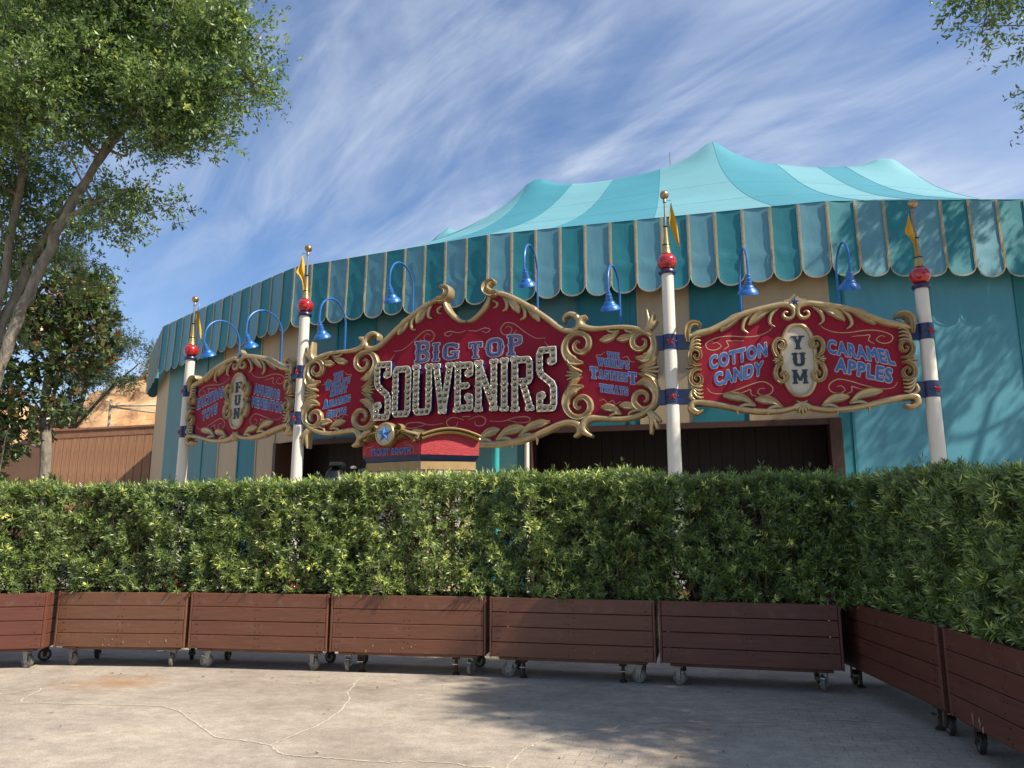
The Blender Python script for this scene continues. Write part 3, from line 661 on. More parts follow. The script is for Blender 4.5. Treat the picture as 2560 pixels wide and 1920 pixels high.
def roof_z(p, t):
    g_ = t if t <= 1 else 2 - t
    zr = ZR - max(0, p[0] - 15.2) * .62
    z = ZE + (zr - ZE) * (g_ - .045 * math.sin(math.pi * g_) + .0 * g_)
    for c in PK:
        dd = math.sqrt((p[0] - c[0]) ** 2 + (p[1] - c[1]) ** 2 + .09); z += .80 * math.exp(-(dd - .3) / .85) + .22 * math.exp(-(dd / 4.5) ** 2)
    return z
for i in range(len(BND) - 1):
    (e0, r0), (e1, r1) = BND[i], BND[i + 1]; NU, NT = 18, 48; vs = []; fs = []
    for j in range(NT + 1):
        t = 2 * j / NT
        for k in range(NU + 1):
            u = k / NU; E_ = eave_pt(e0, e1, u); Rg = np.array(r0) * (1 - u) + np.array(r1) * u
            q = E_ + (Rg - E_) * (t if t <= 1 else 1 + (t - 1) * .85); vs.append(lp((q[0], q[1], roof_z(q, t) + (.0 if j else 0))))
    for j in range(NT):
        for k in range(NU): a = j * (NU + 1) + k; fs.append((a, a + 1, a + NU + 2, a + NU + 1))
    MB().add(vs, fs).obj('roof_gore', 'roof_dark' if i % 2 == 0 else 'roof_light', tent, ang=80)
for i, (e_, r_) in enumerate(BND[3:-1]):
    pts = []
    for j in range(25):
        t = j / 24; q = np.array(e_) * (1 - t) + np.array(r_) * t; pts.append(lp((q[0], q[1], roof_z(q, t) + .004)))
    MB().tube(pts, .008, 5).obj('roof_seam', 'roof_seam', tent)
for tt in (.30, .62):          # weld lines across the gores
    for i in range(4, len(BND) - 3):
        (e0, r0), (e1, r1) = BND[i], BND[i + 1]; pts = []
        for k in range(9):
            u = k / 8; E_ = eave_pt(e0, e1, u); Rg = np.array(r0) * (1 - u) + np.array(r1) * u; q = E_ + (Rg - E_) * tt; pts.append(lp((q[0], q[1], roof_z(q, tt) + .002)))
        MB().tube(pts, .004, 4).obj('weld_seam', 'roof_seam', tent)
MB().tube([lp((6.64, 30, 15.2)), lp((6.64, 30, 17.2))], .022, 6).obj('antenna', 'galvanised', tent)

# ------------------------------------------------------------------ wooden screen fence and rock hill
FP = [(-14.0, 38.3), (-23.05, 38), (-28.8, 44), (-38, 54)]; FHS = [(6.98, 6.45), (6.45, 6.25), (6.25, 6.2)]
fence = empty('wooden_fence', (-20, 37, 0), label='tall brown vertical-board wooden screen fence left of the tent', cat='fence')
for i in range(3):
    A, B = np.array(FP[i + 1]), np.array(FP[i]); L = np.linalg.norm(B - A); d = (B - A) / L; a = math.atan2(d[1], d[0]); n = max(1, int(round(L / .40))); w = L / n; hR, hL = FHS[i]
    for k in range(n):
        q = A + d * w * k; hh = hL + (hR - hL) * (k + .5) / n; mb = MB(); mb.box(.008, 0, 0, w - .008, .04, hh - .40, bev=.008)
        link('board', mb.mesh('board', 'siding', False), fence, (q[0] + 20, q[1] - 37 + random.uniform(-.006, .006), 0), (0, 0, a))
    sl_ = (hR - hL) / L; M = Matrix.Translation((A[0] + 20, A[1] - 37, 0)) @ Matrix.Rotation(a, 4, 'Z') @ Matrix(((1, 0, 0, 0), (0, 1, 0, 0), (sl_, 0, 1, hL), (0, 0, 0, 1)))
    mb = MB(); mb.box(0, -.03, -.46, L, .06, -.10, M=M); mb.obj('fascia', 'siding_cap', fence, smooth=False)
    mb = MB(); mb.box(-.02, -.10, -.098, L + .02, .12, 0, M=M); mb.obj('cap_rail', 'siding_cap', fence, smooth=False)
    mb = MB(); mb.box(0, .05, -hL, L, .10, -.5, M=M); mb.obj('backing', 'door_wood', fence, smooth=False)
def rnoise(x, y, seed=0):
    r = random.Random(seed); s = 0
    for k in range(6): f = .05 * 1.75 ** k; s += math.sin(x * f * r.uniform(.7, 1.3) + r.uniform(0, 6)) * math.sin(y * f * r.uniform(.7, 1.3) + r.uniform(0, 6)) / (1.45 ** k)
    return s
def hill_z(x, y):
    ridge = 11.2 + 4.6 * math.exp(-((x + 23) / 9) ** 2) + 2.0 * math.exp(-((x + 60) / 16) ** 2) - 1.5 * math.exp(-((x + 37) / 4) ** 2); f = min(1, max(0, (y - 45) / 15)); f = f * (2 - f); z = ridge * f
    rd = 1 - abs(rnoise(x * 3.2 + z * 1.3, y * 3.2, 3)); z += (1.5 * rnoise(x * 2.2, y * 2.6, 4) + .9 * rd * rd) * min(1, f * 2)
    t = z + .30 * x; st = math.floor(t / 1.9) * 1.9; q = (t - st) / 1.9; return z + 1.0 * (q ** 3 - q) * min(1, f * 2)
NXh, NYh = 170, 110; vs = []; fs = []
for j in range(NYh + 1):
    for i in range(NXh + 1): x = -82 + 78 * i / NXh; y = 44 + 34 * j / NYh; z = hill_z(x, y); vs.append((x + .25 * rnoise(y * 9, z * 9, 8), y + .5 * rnoise(x * 5, z * 7, 5), max(-.5, z)))
for j in range(NYh):
    for i in range(NXh): a = j * (NXh + 1) + i; fs.append((a, a + 1, a + NXh + 2, a + NXh + 1))
tag(MB().add(vs, fs).obj('hill', 'rock', ang=38), kind='structure')
pr = empty('pipe_railing', (-22.2, 42, 0), label='white pipe framework standing behind the wooden fence', cat='railing')
MB().tube([(0, 0, 0), (0, 0, 8.65)], .07, 8).obj('post', 'pipe_white', pr)
MB().tube([(0, -.02, 8.3), (7.5, -.6, 8.3)], .05, 8).obj('rail', 'pipe_white', pr); MB().tube([(0, .02, 8.25), (7.5, -.4, 7.25)], .05, 8).obj('brace', 'pipe_white', pr)
# ------------------------------------------------------------------ signs
def part(parent, name, m, fn, **kw):
    mb = MB(); fn(mb); return mb.obj(name, m, parent, **kw)
def gold_part(parent, name, pts, widths, h=.08, prof='round', back=.05, both=True, c=0, m='gold', y0=0, n=6):
    for sgn in ((1, -1) if both else (1,)):
        q = pts if sgn == 1 else mirx(pts, c)
        part(parent, name, m, lambda mb: relief(mb, q, widths, h, back, prof, fl=sgn, y0=y0, n=n), ang=60)
def spiral(cx, cz, r0, r1, a0, a1, n=16):
    return [(cx + (r0 + (r1 - r0) * k / n) * math.cos(R(a0 + (a1 - a0) * k / n)), cz + (r0 + (r1 - r0) * k / n) * math.sin(R(a0 + (a1 - a0) * k / n))) for k in range(n + 1)]
def fan(parent, ox, oz, a0, a1, n, r, w, name='shell', both=True, c=0, h=.07, y0=0):
    for k in range(n):
        a = R(a0 + (a1 - a0) * k / (n - 1)); rr = r * (1 - .12 * abs(2 * k / (n - 1) - 1)); p = [(ox, oz), (ox + rr * .55 * math.cos(a), oz + rr * .55 * math.sin(a)), (ox + rr * math.cos(a), oz + rr * math.sin(a))]
        gold_part(parent, name, p, [w * .35, w * .8, w, w * .55], h, 'round', .06, both, c, y0=y0 - .004 * (k % 2))
def acanthus(parent, base, tip, curl, w, both=True, c=0, y0=-.01, h=.075):
    """a large leaf and the small curled lobe beside it"""
    bx, bz = base; tx, tz = tip; dx, dz = tx - bx, tz - bz; L = math.hypot(dx, dz); nx, nz = -dz / L * curl, dx / L * curl
    p = [(bx, bz), (bx + dx * .35 + nx * .12 * L, bz + dz * .35 + nz * .12 * L), (bx + dx * .70 + nx * .09 * L, bz + dz * .70 + nz * .09 * L), (tx, tz)]
    w *= 1.3
    gold_part(parent, 'leaf', p, [w * .35, w * .70, w * 1.15, w * 1.1, w * .30], h, 'cove', .0, both, c, y0=y0)
    q = [(bx + dx * .05, bz + dz * .05), (bx + dx * .30 - nx * .06 * L, bz + dz * .30 - nz * .06 * L), (bx + dx * .46 - nx * .24 * L, bz + dz * .46 - nz * .24 * L), (bx + dx * .40 - nx * .42 * L, bz + dz * .40 - nz * .42 * L)]
    gold_part(parent, 'leaf', q, [w * .3, w * .5, w * .42, w * .15], h * .8, 'round', .0, both, c, y0=y0 - .006)
def board(parent, outline, m, y0=0, y1=.16, name='board'):
    return part(parent, name, m, lambda mb: poly_solid(mb, [outline], y0, y1), smooth=False)
# ---- main sign
ms_c, ms_a = (-.92 - .08 * math.cos(R(-20.14)), 16.5 - .08 * math.sin(R(-20.14))), R(-20.14)
ms = empty('souvenir_sign', (ms_c[0], ms_c[1], 0), ms_a, label='large ornate red and gold sign reading BIG TOP SOUVENIRS with bulb letters', cat='sign')
H1 = [(0, 6.14), (.17, 6.18), (.35, 6.33), (.50, 6.49), (.60, 6.70), (.78, 6.68), (1.06, 6.57), (1.34, 6.41), (1.61, 6.22), (1.88, 6.01), (2.15, 5.77), (2.45, 5.68), (2.62, 5.74), (2.91, 5.69), (3.3, 5.68), (3.82, 5.66), (4.12, 5.5), (4.15, 4.7), (4.12, 4.0), (3.83, 3.80), (3.4, 3.81), (2.89, 3.84), (2.55, 3.72), (2.2, 3.74), (1.6, 3.52), (1.06, 3.40), (.5, 3.37), (0, 3.40)]
board(ms, H1 + [(-x, z) for x, z in H1[::-1][1:-1]], 'sign_red')
gold_part(ms, 'top_moulding', [(.60, 6.72), (.82, 6.68), (1.06, 6.57), (1.34, 6.40), (1.61, 6.21), (1.88, 6.00), (2.13, 5.79), (2.33, 5.70), (2.50, 5.73), (2.56, 5.87), (2.50, 6.01), (2.36, 6.07), (2.24, 6.00), (2.25, 5.90)], [.11, .13, .135, .13, .13, .135, .145, .14, .125, .09, .045], .10, 'round', .14)
gold_part(ms, 'notch_moulding', [(0.015, 6.12), (.17, 6.16), (.35, 6.30), (.48, 6.46), (.55, 6.64)], [.05, .11, .12, .13, .10], .11, 'round', .14)
gold_part(ms, 'horn', [(.72, 6.70), (.58, 6.70), (.47, 6.80), (.48, 6.92), (.60, 6.99), (.66, 6.95)], [.16, .20, .21, .19, .13, .06], .15, 'cove', .12, y0=-.012)
acanthus(ms, (.86, 6.60), (1.24, 6.20), 1, .15); acanthus(ms, (1.26, 6.40), (1.70, 5.97), 1, .15)
gold_part(ms, 'leaf', [(.62, 6.55), (.72, 6.48), (.70, 6.40), (.62, 6.38)], [.05, .07, .05, .02], .06, 'round', 0)
# side wing top and bottom rails
gold_part(ms, 'wing_rail', [(2.72, 5.99), (2.60, 5.93), (2.60, 5.80), (2.76, 5.72), (2.98, 5.69), (3.25, 5.69), (3.55, 5.67), (3.85, 5.59), (4.08, 5.44)], [.07, .15, .18, .14, .11, .10, .11, .12, .10], .12, 'round', .14)
gold_part(ms, 'wing_rail', [(2.80, 3.46), (2.64, 3.56), (2.62, 3.70), (2.76, 3.82), (3.0, 3.82), (3.3, 3.79), (3.6, 3.80), (3.9, 3.90), (4.08, 4.05)], [.06, .15, .18, .14, .11, .10, .11, .12, .10], .12, 'round', .14)
for k, (tx, tz) in enumerate(((4.00, 6.00), (4.13, 5.90), (4.20, 5.76))):
    q_ = [(3.90 + .05 * k, 5.52 + .0 * k), (4.02 + .03 * k, 5.68 - .02 * k), (tx, tz)]; gold_part(ms, 'shell', q_, [.05, .11, .12, .06], .11, 'round', .10, y0=-.004 * k); gold_part(ms, 'shell', [(x_, 9.45 - z_) for x_, z_ in q_], [.05, .11, .12, .06], .11, 'round', .10, y0=-.004 * k)
acanthus(ms, (3.42, 5.62), (3.00, 5.44), 1, .12); acanthus(ms, (3.78, 5.58), (3.36, 5.43), 1, .12)
acanthus(ms, (3.42, 3.87), (3.00, 4.04), -1, .12); acanthus(ms, (3.80, 3.92), (3.38, 4.05), -1, .12)
# bottom rail of the centre panel
gold_part(ms, 'bottom_moulding', [(2.42, 3.46), (2.54, 3.57), (2.51, 3.71), (2.34, 3.77), (2.12, 3.74), (1.85, 3.63), (1.55, 3.52), (1.06, 3.41), (.6, 3.38), (.02, 3.42)], [.05, .14, .17, .14, .13, .13, .13, .14, .15, .14], .10, 'round', .14)
acanthus(ms, (.30, 3.44), (.80, 3.68), 1, .15); acanthus(ms, (.72, 3.46), (1.36, 3.70), 1, .16); acanthus(ms, (1.22, 3.50), (1.92, 3.80), 1, .14)
# C-scrolls between centre and wings, and at the outer edges
ZM = 4.745
up = [(2.64, 4.99), (2.46, 5.03), (2.32, 5.14), (2.25, 5.32), (2.30, 5.50), (2.44, 5.62), (2.62, 5.62), (2.76, 5.50), (2.76, 5.33), (2.64, 5.22), (2.50, 5.26), (2.46, 5.37), (2.52, 5.45), (2.59, 5.42)]
wd_ = [.05, .25, .22, .165, .14, .14, .15, .145, .13, .11, .085, .06]
gold_part(ms, 'scroll', up, wd_, .11, 'cove', 0, y0=-.004); gold_part(ms, 'scroll', mirz(up, ZM), wd_, .11, 'cove', 0, y0=-.004)
lf = [(2.62, 4.80), (2.46, 4.88), (2.34, 5.02), (2.30, 5.16)]
gold_part(ms, 'leaf', lf, [.03, .12, .14, .06], .10, 'ridge', 0, y0=-.02); gold_part(ms, 'leaf', mirz(lf, ZM), [.03, .12, .14, .06], .10, 'ridge', 0, y0=-.02)
fan(ms, 2.60, ZM, 150, 210, 5, .34, .07, h=.06, y0=-.006)
ur = [(3.74, 5.02), (3.92, 4.98), (4.05, 5.06), (4.12, 5.22), (4.09, 5.42), (3.96, 5.53), (3.80, 5.52), (3.69, 5.40), (3.71, 5.25), (3.83, 5.18), (3.94, 5.24), (3.95, 5.35), (3.88, 5.40)]
gold_part(ms, 'scroll', ur, wd_, .11, 'cove', .12, y0=-.004); gold_part(ms, 'scroll', mirz(ur, ZM), wd_, .11, 'cove', .12, y0=-.004)
lr = [(3.78, 4.80), (3.95, 4.86), (4.08, 4.96), (4.13, 5.12)]
gold_part(ms, 'leaf', lr, [.04, .15, .16, .07], .11, 'ridge', .1, y0=-.02); gold_part(ms, 'leaf', mirz(lr, ZM), [.04, .15, .16, .07], .11, 'ridge', .1, y0=-.02)
fan(ms, 3.84, ZM, -24, 24, 4, .38, .08, h=.07, y0=-.006)
# painted scrollwork
def lines(parent, lst, w=.022, m='scroll_line', both=True, name='painted_scroll'):
    for pts in lst:
        for s in ((1, -1) if both else (1,)):
            q = pts if s == 1 else mirx(pts); mb = MB(); ribbon(mb, q, w); 
            if s == -1: mb.f = [f[::-1] for f in mb.f]
            mb.obj(name, m, parent, smooth=False)
lines(ms, [[(1.82, 5.60), (1.6, 5.62), (1.35, 5.78), (1.12, 5.97), (.92, 6.02), (.80, 5.90), (.86, 5.77), (1.0, 5.76), (1.06, 5.86), (.99, 5.94), (.90, 5.90)], [(1.16, 5.84), (1.08, 5.74), (1.00, 5.70)], [(1.80, 5.52), (1.88, 5.42), (2.02, 5.30), (2.02, 5.18), (1.88, 5.16), (1.80, 5.08)],
           [(.02, 5.93), (.22, 5.90), (.42, 5.95), (.55, 5.90), (.46, 5.84), (.36, 5.89)],
           [(.05, 3.93), (.30, 4.00), (.46, 3.92), (.40, 3.80), (.24, 3.80), (.20, 3.90)], [(.55, 3.88), (.85, 3.86), (1.15, 3.93), (1.42, 3.92), (1.45, 3.83), (1.25, 3.81), (.95, 3.88)],
           [(.10, 4.0), (0.0, 4.01)]])
lines(ms, [[(3.02, 5.02), (2.95, 5.07), (2.92, 5.14), (3.02, 5.14), (3.10, 5.20)], [(3.46, 5.04), (3.56, 5.06), (3.62, 4.96), (3.72, 4.94)], [(2.96, 4.18), (3.06, 4.20), (3.14, 4.12), (3.24, 4.17), (3.30, 4.09), (3.40, 4.13), (3.52, 4.05)]], .018)
# BIG TOP, each letter
for ch, x0, x1, z0, z1 in (('B', -1.27, -.93, 5.29, 5.77), ('I', -.83, -.67, 5.30, 5.70), ('G', -.57, -.20, 5.30, 5.67), ('T', .06, .36, 5.29, 5.64), ('O', .45, .87, 5.29, 5.69), ('P', .96, 1.28, 5.29, 5.73)):
    slab_line(ms, ch, [(x0, z0), (x1, z0), (x1, z1), (x0, z1)], 0, 'blue_letter_dark', out=.055, w=.18, t=.095)
    for off_, m_, yy in ((-.040, 'outline_pale', -.0115), (-.052, 'blue_letter_dark', -.013)):
        a_, _ = text_slab(ch, off_, w=.18, t=.095); b0_, _ = text_slab(ch, 0, w=.18, t=.095); put_text(ms, a_, bb(b0_), [(x0, z0), (x1, z0), (x1, z1), (x0, z1)], yy, .001, m_, 'inline')
# wing texts
def skew(x0, x1, z0, h, sl): return [(x0, z0), (x1, z0 + sl * (x1 - x0)), (x1, z0 + h + sl * (x1 - x0)), (x0, z0 + h)]
for t_, x0, x1, z0, h in (('THE', 3.14, 3.40, 5.06, .14), ("WORLD'S", 2.93, 3.60, 4.92, .17), ('T', 2.78, 2.94, 4.67, .24), ('ASTIES', 2.95, 3.56, 4.655, .185), ('T', 3.58, 3.74, 4.50, .24), ('TREATS', 2.97, 3.56, 4.37, .17)):
    slab_line(ms, t_, skew(x0, x1, z0, h, -.20), 0, 'blue_letter', out=.06, w=.24, t=.13)
for t_, x0, x1, z0, h in (('THE', -3.40, -3.15, 5.05, .14), ('W', -3.63, -3.46, 4.80, .19), ("ORLD'S", -3.45, -2.95, 4.84, .16), ('MOST', -3.47, -3.02, 4.64, .16), ('A', -3.66, -3.50, 4.36, .20), ('MAZING', -3.49, -2.92, 4.39, .17), ('G', -3.54, -3.41, 4.12, .19), ('IFTS', -3.40, -3.02, 4.15, .16)):
    slab_line(ms, t_, skew(x0, x1, z0, h, .20), 0, 'blue_letter', out=.06, w=.24, t=.13)
# SOUVENIRS marquee letters
SK = {'S': ([[(1, .80), (1, 1), (.12, 1), (0, .93), (0, .66), (.12, .58), (.88, .42), (1, .34), (1, .07), (.9, 0), (0, 0), (0, .22)]], [(1, .98, 1), (0, .02, 1)]),
      'O': ([[(.1, 0), (0, .07), (0, .93), (.1, 1), (.9, 1), (1, .93), (1, .07), (.9, 0), (.1, 0)]], []),
      'U': ([[(0, 1), (0, .07), (.12, 0), (.88, 0), (1, .07), (1, 1)]], [(0, 1, 0), (1, 1, 0)]), 'V': ([[(0, 1), (.42, .02), (.58, .02), (1, 1)]], [(0, 1, 0), (1, 1, 0), (.5, 0, 0)]),
      'E': ([[(1, .80), (1, 1), (0, 1), (0, 0), (1, 0), (1, .25)], [(0, .52), (.72, .52)]], [(0, 0, 0), (0, 1, 0)]), 'N': ([[(0, 0), (0, 1), (1, 0), (1, 1)]], [(0, 0, 0), (0, 1, 0), (1, 1, 0), (1, 0, 0)]),
      'I': ([[(.5, 0), (.5, 1)]], [(.5, 0, 0), (.5, 1, 0)]), 'R': ([[(0, 0), (0, 1), (.88, 1), (1, .93), (1, .62), (.88, .54), (0, .54)], [(.5, .54), (1, 0)]], [(0, 0, 0), (0, 1, 0), (1, 0, 0)])}
mbb = MB(); mbb.lathe([(.030, 0), (.031, .008), (.026, .012)], 10, cap=True); bulb_ring = None
pf = [(.018, .0), (.021, .012), (.025, .024), (.026, .036), (.022, .050), (.013, .058), (.002, .061)]
bm_ = MB(); bm_.lathe([(.040, 0), (.040, .006), (.022, .009)], 10, cap=False); bm_.mi = 1; bm_.lathe(pf, 10, cap=False); bulb_me = bm_.mesh('bulb', ['bulb_ring', 'bulb_glass'])
for ch, x0, x1, z0, z1 in (('S', -2.20, -1.78, 4.00, 5.33), ('O', -1.73, -1.28, 4.05, 5.19), ('U', -1.21, -.77, 4.07, 5.18), ('V', -.72, -.27, 4.09, 5.17), ('E', -.20, .22, 4.10, 5.17), ('N', .29, .77, 4.09, 5.17), ('I', .86, 1.03, 4.07, 5.18), ('R', 1.12, 1.58, 4.05, 5.19), ('S', 1.67, 2.10, 4.00, 5.36)):
    W, Hh = x1 - x0, z1 - z0; w = .128; sk, sf = SK[ch]; T = lambda p: (x0 + w / 2 + p[0] * (W - w), z0 + w / 2 + p[1] * (Hh - w))
    pr_ = [('p', [T(p) for p in s], w) for s in sk]
    for fx, fz, vert in sf:
        cx, cz = T((fx, fz)); e = .012
        zz0 = cz - w / 2 - .01 if fz < .5 else cz + w / 2 - .075
        if not vert: pr_.append(('b', cx - w / 2 - .03, zz0, cx + w / 2 + .03, zz0 + .085))
        for q in (-.045, .045): pr_.append(('p', [(cx + q, zz0 + (.0 if fz < .5 else .085)), (cx + q + .001, zz0 + (.0 if fz < .5 else .085))], .03))
    for s in sk:   # little spurs half way up the long strokes
        for a, b in zip(s[:-1], s[1:]):
            A_, B_ = T(a), T(b)
            if abs(A_[0] - B_[0]) < .02 and abs(A_[1] - B_[1]) > .7: pr_.append(('l', A_[0] - w / 2 - .018, (A_[1] + B_[1]) / 2, A_[0] + w / 2 + .018, (A_[1] + B_[1]) / 2, .035))
    if ch in 'SE':
        for fx, fz, sg in (((1, .80, 1), (0, .22, -1)) if ch == 'S' else ((1, .80, 1), (1, .25, 1))): cx, cz = T((fx, fz)); pr_.append(('p', [(cx - .045 * sg, cz), (cx - .046 * sg, cz)], .16))
    body = contours(pr_, 0, .012, .1); face = contours(pr_, -.012, .012, .1)
    lt = part(ms, 'letter', 'letter_side', lambda mb: [poly_solid(mb, gp, -.165, -.006) for gp in group_loops(body)], smooth=False)
    def fc(mb):
        for gp in group_loops(face): poly_solid(mb, gp, -.170, -.166)
        mb.mi = 1
        for c in body: mb.tube([(x, -.168, z) for x, z in c], .011, 5, closed=True)
    part(lt, 'letter_face', ['letter_face', 'letter_rim'], fc, ang=50)
    placed = []
    for s in sk:
        P = [np.array(T(p)) for p in s]; D = 0
        tot = sum(np.linalg.norm(P[i + 1] - P[i]) for i in range(len(P) - 1)); nb_ = max(2, int(round(tot / .125)))
        for k in range(nb_ + 1):
            t = tot * k / nb_; 
            for i in range(len(P) - 1):
                l = np.linalg.norm(P[i + 1] - P[i])
                if t <= l + 1e-6: q = P[i] + (P[i + 1] - P[i]) * (t / l if l else 0); break
                t -= l
            if all(np.linalg.norm(q - r_) > .085 for r_ in placed): placed.append(q); link('bulb', bulb_me, lt, (q[0], -.170, q[1]), (R(90), 0, 0))
# ---- side signs
def side_sign(name, loc, ang, label, word, left, right):
    rt = empty(name, loc, ang, label=label, cat='sign', group='pair of smaller arched signs either side of the main sign')
    Hs = [(0, 5.96), (.25, 5.92), (.45, 5.90), (.80, 5.84), (1.05, 5.76), (1.39, 5.61), (1.65, 5.50), (1.95, 5.42), (2.04, 5.25), (2.06, 4.74), (2.04, 4.2), (1.85, 4.02), (1.56, 3.98), (1.28, 3.93), (.86, 3.87), (.44, 3.84), (0, 3.86)]
    board(rt, Hs + [(-x, z) for x, z in Hs[::-1][1:-1]], 'sign_red')
    gold_part(rt, 'top_moulding', [(.10, 5.66), (.20, 5.64), (.25, 5.71), (.22, 5.79), (.12, 5.80), (.045, 5.74), (.05, 5.86), (.18, 5.94), (.40, 5.92), (.79, 5.84), (1.05, 5.76), (1.39, 5.60), (1.65, 5.48), (1.88, 5.43), (2.06, 5.36)][5:], [.08, .12, .13, .13, .13, .13, .13, .13, .14, .15, .10], .11, 'round', .14)
    gold_part(rt, 'volute', [(.05, 5.86), (.04, 5.74), (.10, 5.66), (.19, 5.66), (.24, 5.73), (.20, 5.79), (.14, 5.77)], [.08, .09, .085, .075, .06, .04], .10, 'round', 0, y0=-.006)
    gold_part(rt, 'horn', [(2.08, 5.26), (2.09, 5.42), (2.07, 5.56), (1.98, 5.64), (1.86, 5.63), (1.82, 5.57)], [.08, .13, .15, .14, .10, .04], .13, 'cove', .12, y0=-.008)
    acanthus(rt, (.30, 5.88), (.90, 5.56), 1, .13); acanthus(rt, (.80, 5.80), (1.44, 5.46), 1, .13)
    gold_part(rt, 'bottom_moulding', [(1.84, 3.90), (1.95, 3.85), (2.06, 3.93), (2.02, 4.04), (1.80, 4.03), (1.50, 3.98), (1.20, 3.91), (.86, 3.85), (.44, 3.84), (.14, 3.90), (.05, 3.98), (.10, 4.02)], [.05, .12, .15, .14, .12, .11, .11, .11, .10, .09, .06, .03], .11, 'round', .14)
    gold_part(rt, 'rail_end', [(2.05, 4.28), (2.07, 4.16), (1.96, 4.06)], [.07, .11, .07], .10, 'round', .10)
    acanthus(rt, (.36, 3.90), (.86, 4.07), 1, .13); acanthus(rt, (.86, 3.94), (1.46, 4.16), 1, .13)
    fan(rt, 0, 4.0, -150, -30, 7, .22, .07, both=False, h=.07, y0=-.012)
    # side scrolls: pair of volutes with ribbed leaves
    zc = 4.75
    sp = [(1.84, 4.80), (1.96, 4.80), (2.05, 4.90), (2.05, 5.04), (1.96, 5.12), (1.86, 5.06), (1.86, 4.95), (1.93, 4.91), (1.97, 4.97), (1.93, 5.01)]
    for q in (sp, mirz(sp, zc)): gold_part(rt, 'scroll', q, [.04, .10, .10, .09, .08, .07, .06, .05], .10, 'cove', .04, y0=-.004)
    for k in range(4):
        dz = k * .075; q = [(1.83, 5.13 + dz), (1.92, 5.15 + dz * .95), (2.0, 5.12 + dz * .75), (2.055, 5.02 + dz * .5)]
        for qq in (q, mirz(q, zc)): gold_part(rt, 'leaf', qq, [.035, .065, .06, .03], .08, 'round', .02, y0=-.008 - .003 * k)
    fan(rt, 1.94, zc, -30, 30, 3, .20, .06, h=.07, y0=-.008)
    # central plaque
    ov = [(0.31 * math.copysign(abs(math.cos(a)) ** .8, math.cos(a)), 4.82 + .70 * math.copysign(abs(math.sin(a)) ** .85, math.sin(a))) for a in [2 * math.pi * k / 40 for k in range(40)]]
    plq = part(rt, 'plaque', 'cream_panel', lambda mb: poly_solid(mb, [ov], -.03, -.002), smooth=False)
    def rim(mb): mb.tube([(x, -.03, z) for x, z in smooth_path(ov, 2, True)], .042, 8, closed=True)
    part(rt, 'plaque_rim', 'gold', rim)
    vv = [(.30, 4.88), (.40, 4.92), (.45, 5.04), (.44, 5.16), (.36, 5.24), (.26, 5.21), (.23, 5.12), (.29, 5.05), (.36, 5.09), (.34, 5.15)]
    for q in (vv, mirz(vv, 4.82)): gold_part(rt, 'scroll', q, [.05, .10, .10, .09, .08, .075, .06, .045], .07, 'cove', .04, y0=-.046)
    lv = [(.30, 4.83), (.36, 4.88), (.42, 4.94)]
    for q in (lv, mirz(lv, 4.82)): gold_part(rt, 'leaf', q, [.05, .08, .04], .07, 'ridge', .03, y0=-.058)
    fan(rt, .36, 4.82, -28, 28, 3, .13, .05, h=.05, y0=-.05)
    for ch, z0, z1 in zip(word, (5.03, 4.69, 4.35), (5.30, 4.97, 4.63)):
        hw = .13 if ch != 'M' else .145; slab_line(rt, ch, [(-hw, z0), (hw, z0), (hw, z1), (-hw, z1)], -.03, 'ink', None, w=.21, t=.12)
    # crown with star
    cr_ = [(-.20, 5.96), (-.21, 6.03), (-.10, 6.05), (0, 6.15), (.10, 6.05), (.21, 6.03), (.20, 5.96), (.08, 5.84), (0, 5.80), (-.08, 5.84)]
    part(rt, 'crown', 'gold', lambda mb: poly_solid(mb, [cr_], -.05, .10), smooth=False)
    part(rt, 'star', 'star_navy', lambda mb: star_relief(mb, 0, 5.985, .085, .035, -.051), smooth=False)
    fl = [[(.44, 5.54), (.50, 5.44), (.70, 5.35), (.95, 5.33), (1.25, 5.36), (1.50, 5.34), (1.72, 5.24), (1.70, 5.12), (1.56, 5.09), (1.44, 5.16), (1.52, 5.24), (1.60, 5.22)], [(1.0, 5.25), (1.22, 5.26), (1.33, 5.26), (1.30, 5.16), (1.40, 5.09)],
          [(1.75, 4.33), (1.66, 4.23), (1.45, 4.21), (1.15, 4.29), (.90, 4.38), (.68, 4.42), (.52, 4.31), (.55, 4.19), (.70, 4.15), (.80, 4.21), (.74, 4.29), (.66, 4.28)], [(1.20, 4.19), (1.02, 4.24), (.93, 4.27), (.92, 4.18), (.82, 4.13)]]
    lines(rt, fl, .020, 'scroll_line_gold' if word == 'YUM' else 'scroll_line')
    for (t_, q) in left + right: sans_line(rt, t_, q, 0, 'blue_letter')
    return rt
def off_loc(x, y, a, d): return (x + d * math.cos(a), y + d * math.sin(a), 0)
ya = R(-10.34); side_sign('treats_sign', off_loc(5.5, 14.575, ya, .06), ya, 'red and gold arched sign reading COTTON CANDY, YUM, CARAMEL APPLES', 'YUM',
    [('COTTON', [(-1.68, 4.70), (-.58, 4.93), (-.58, 5.20), (-1.68, 4.97)]), ('CANDY', [(-1.59, 4.36), (-.70, 4.55), (-.66, 4.83), (-1.61, 4.62)])],
    [('CARAMEL', [(.54, 4.94), (1.74, 4.65), (1.69, 4.93), (.55, 5.21)]), ('APPLES', [(.65, 4.58), (1.64, 4.31), (1.68, 4.59), (.68, 4.85)])])
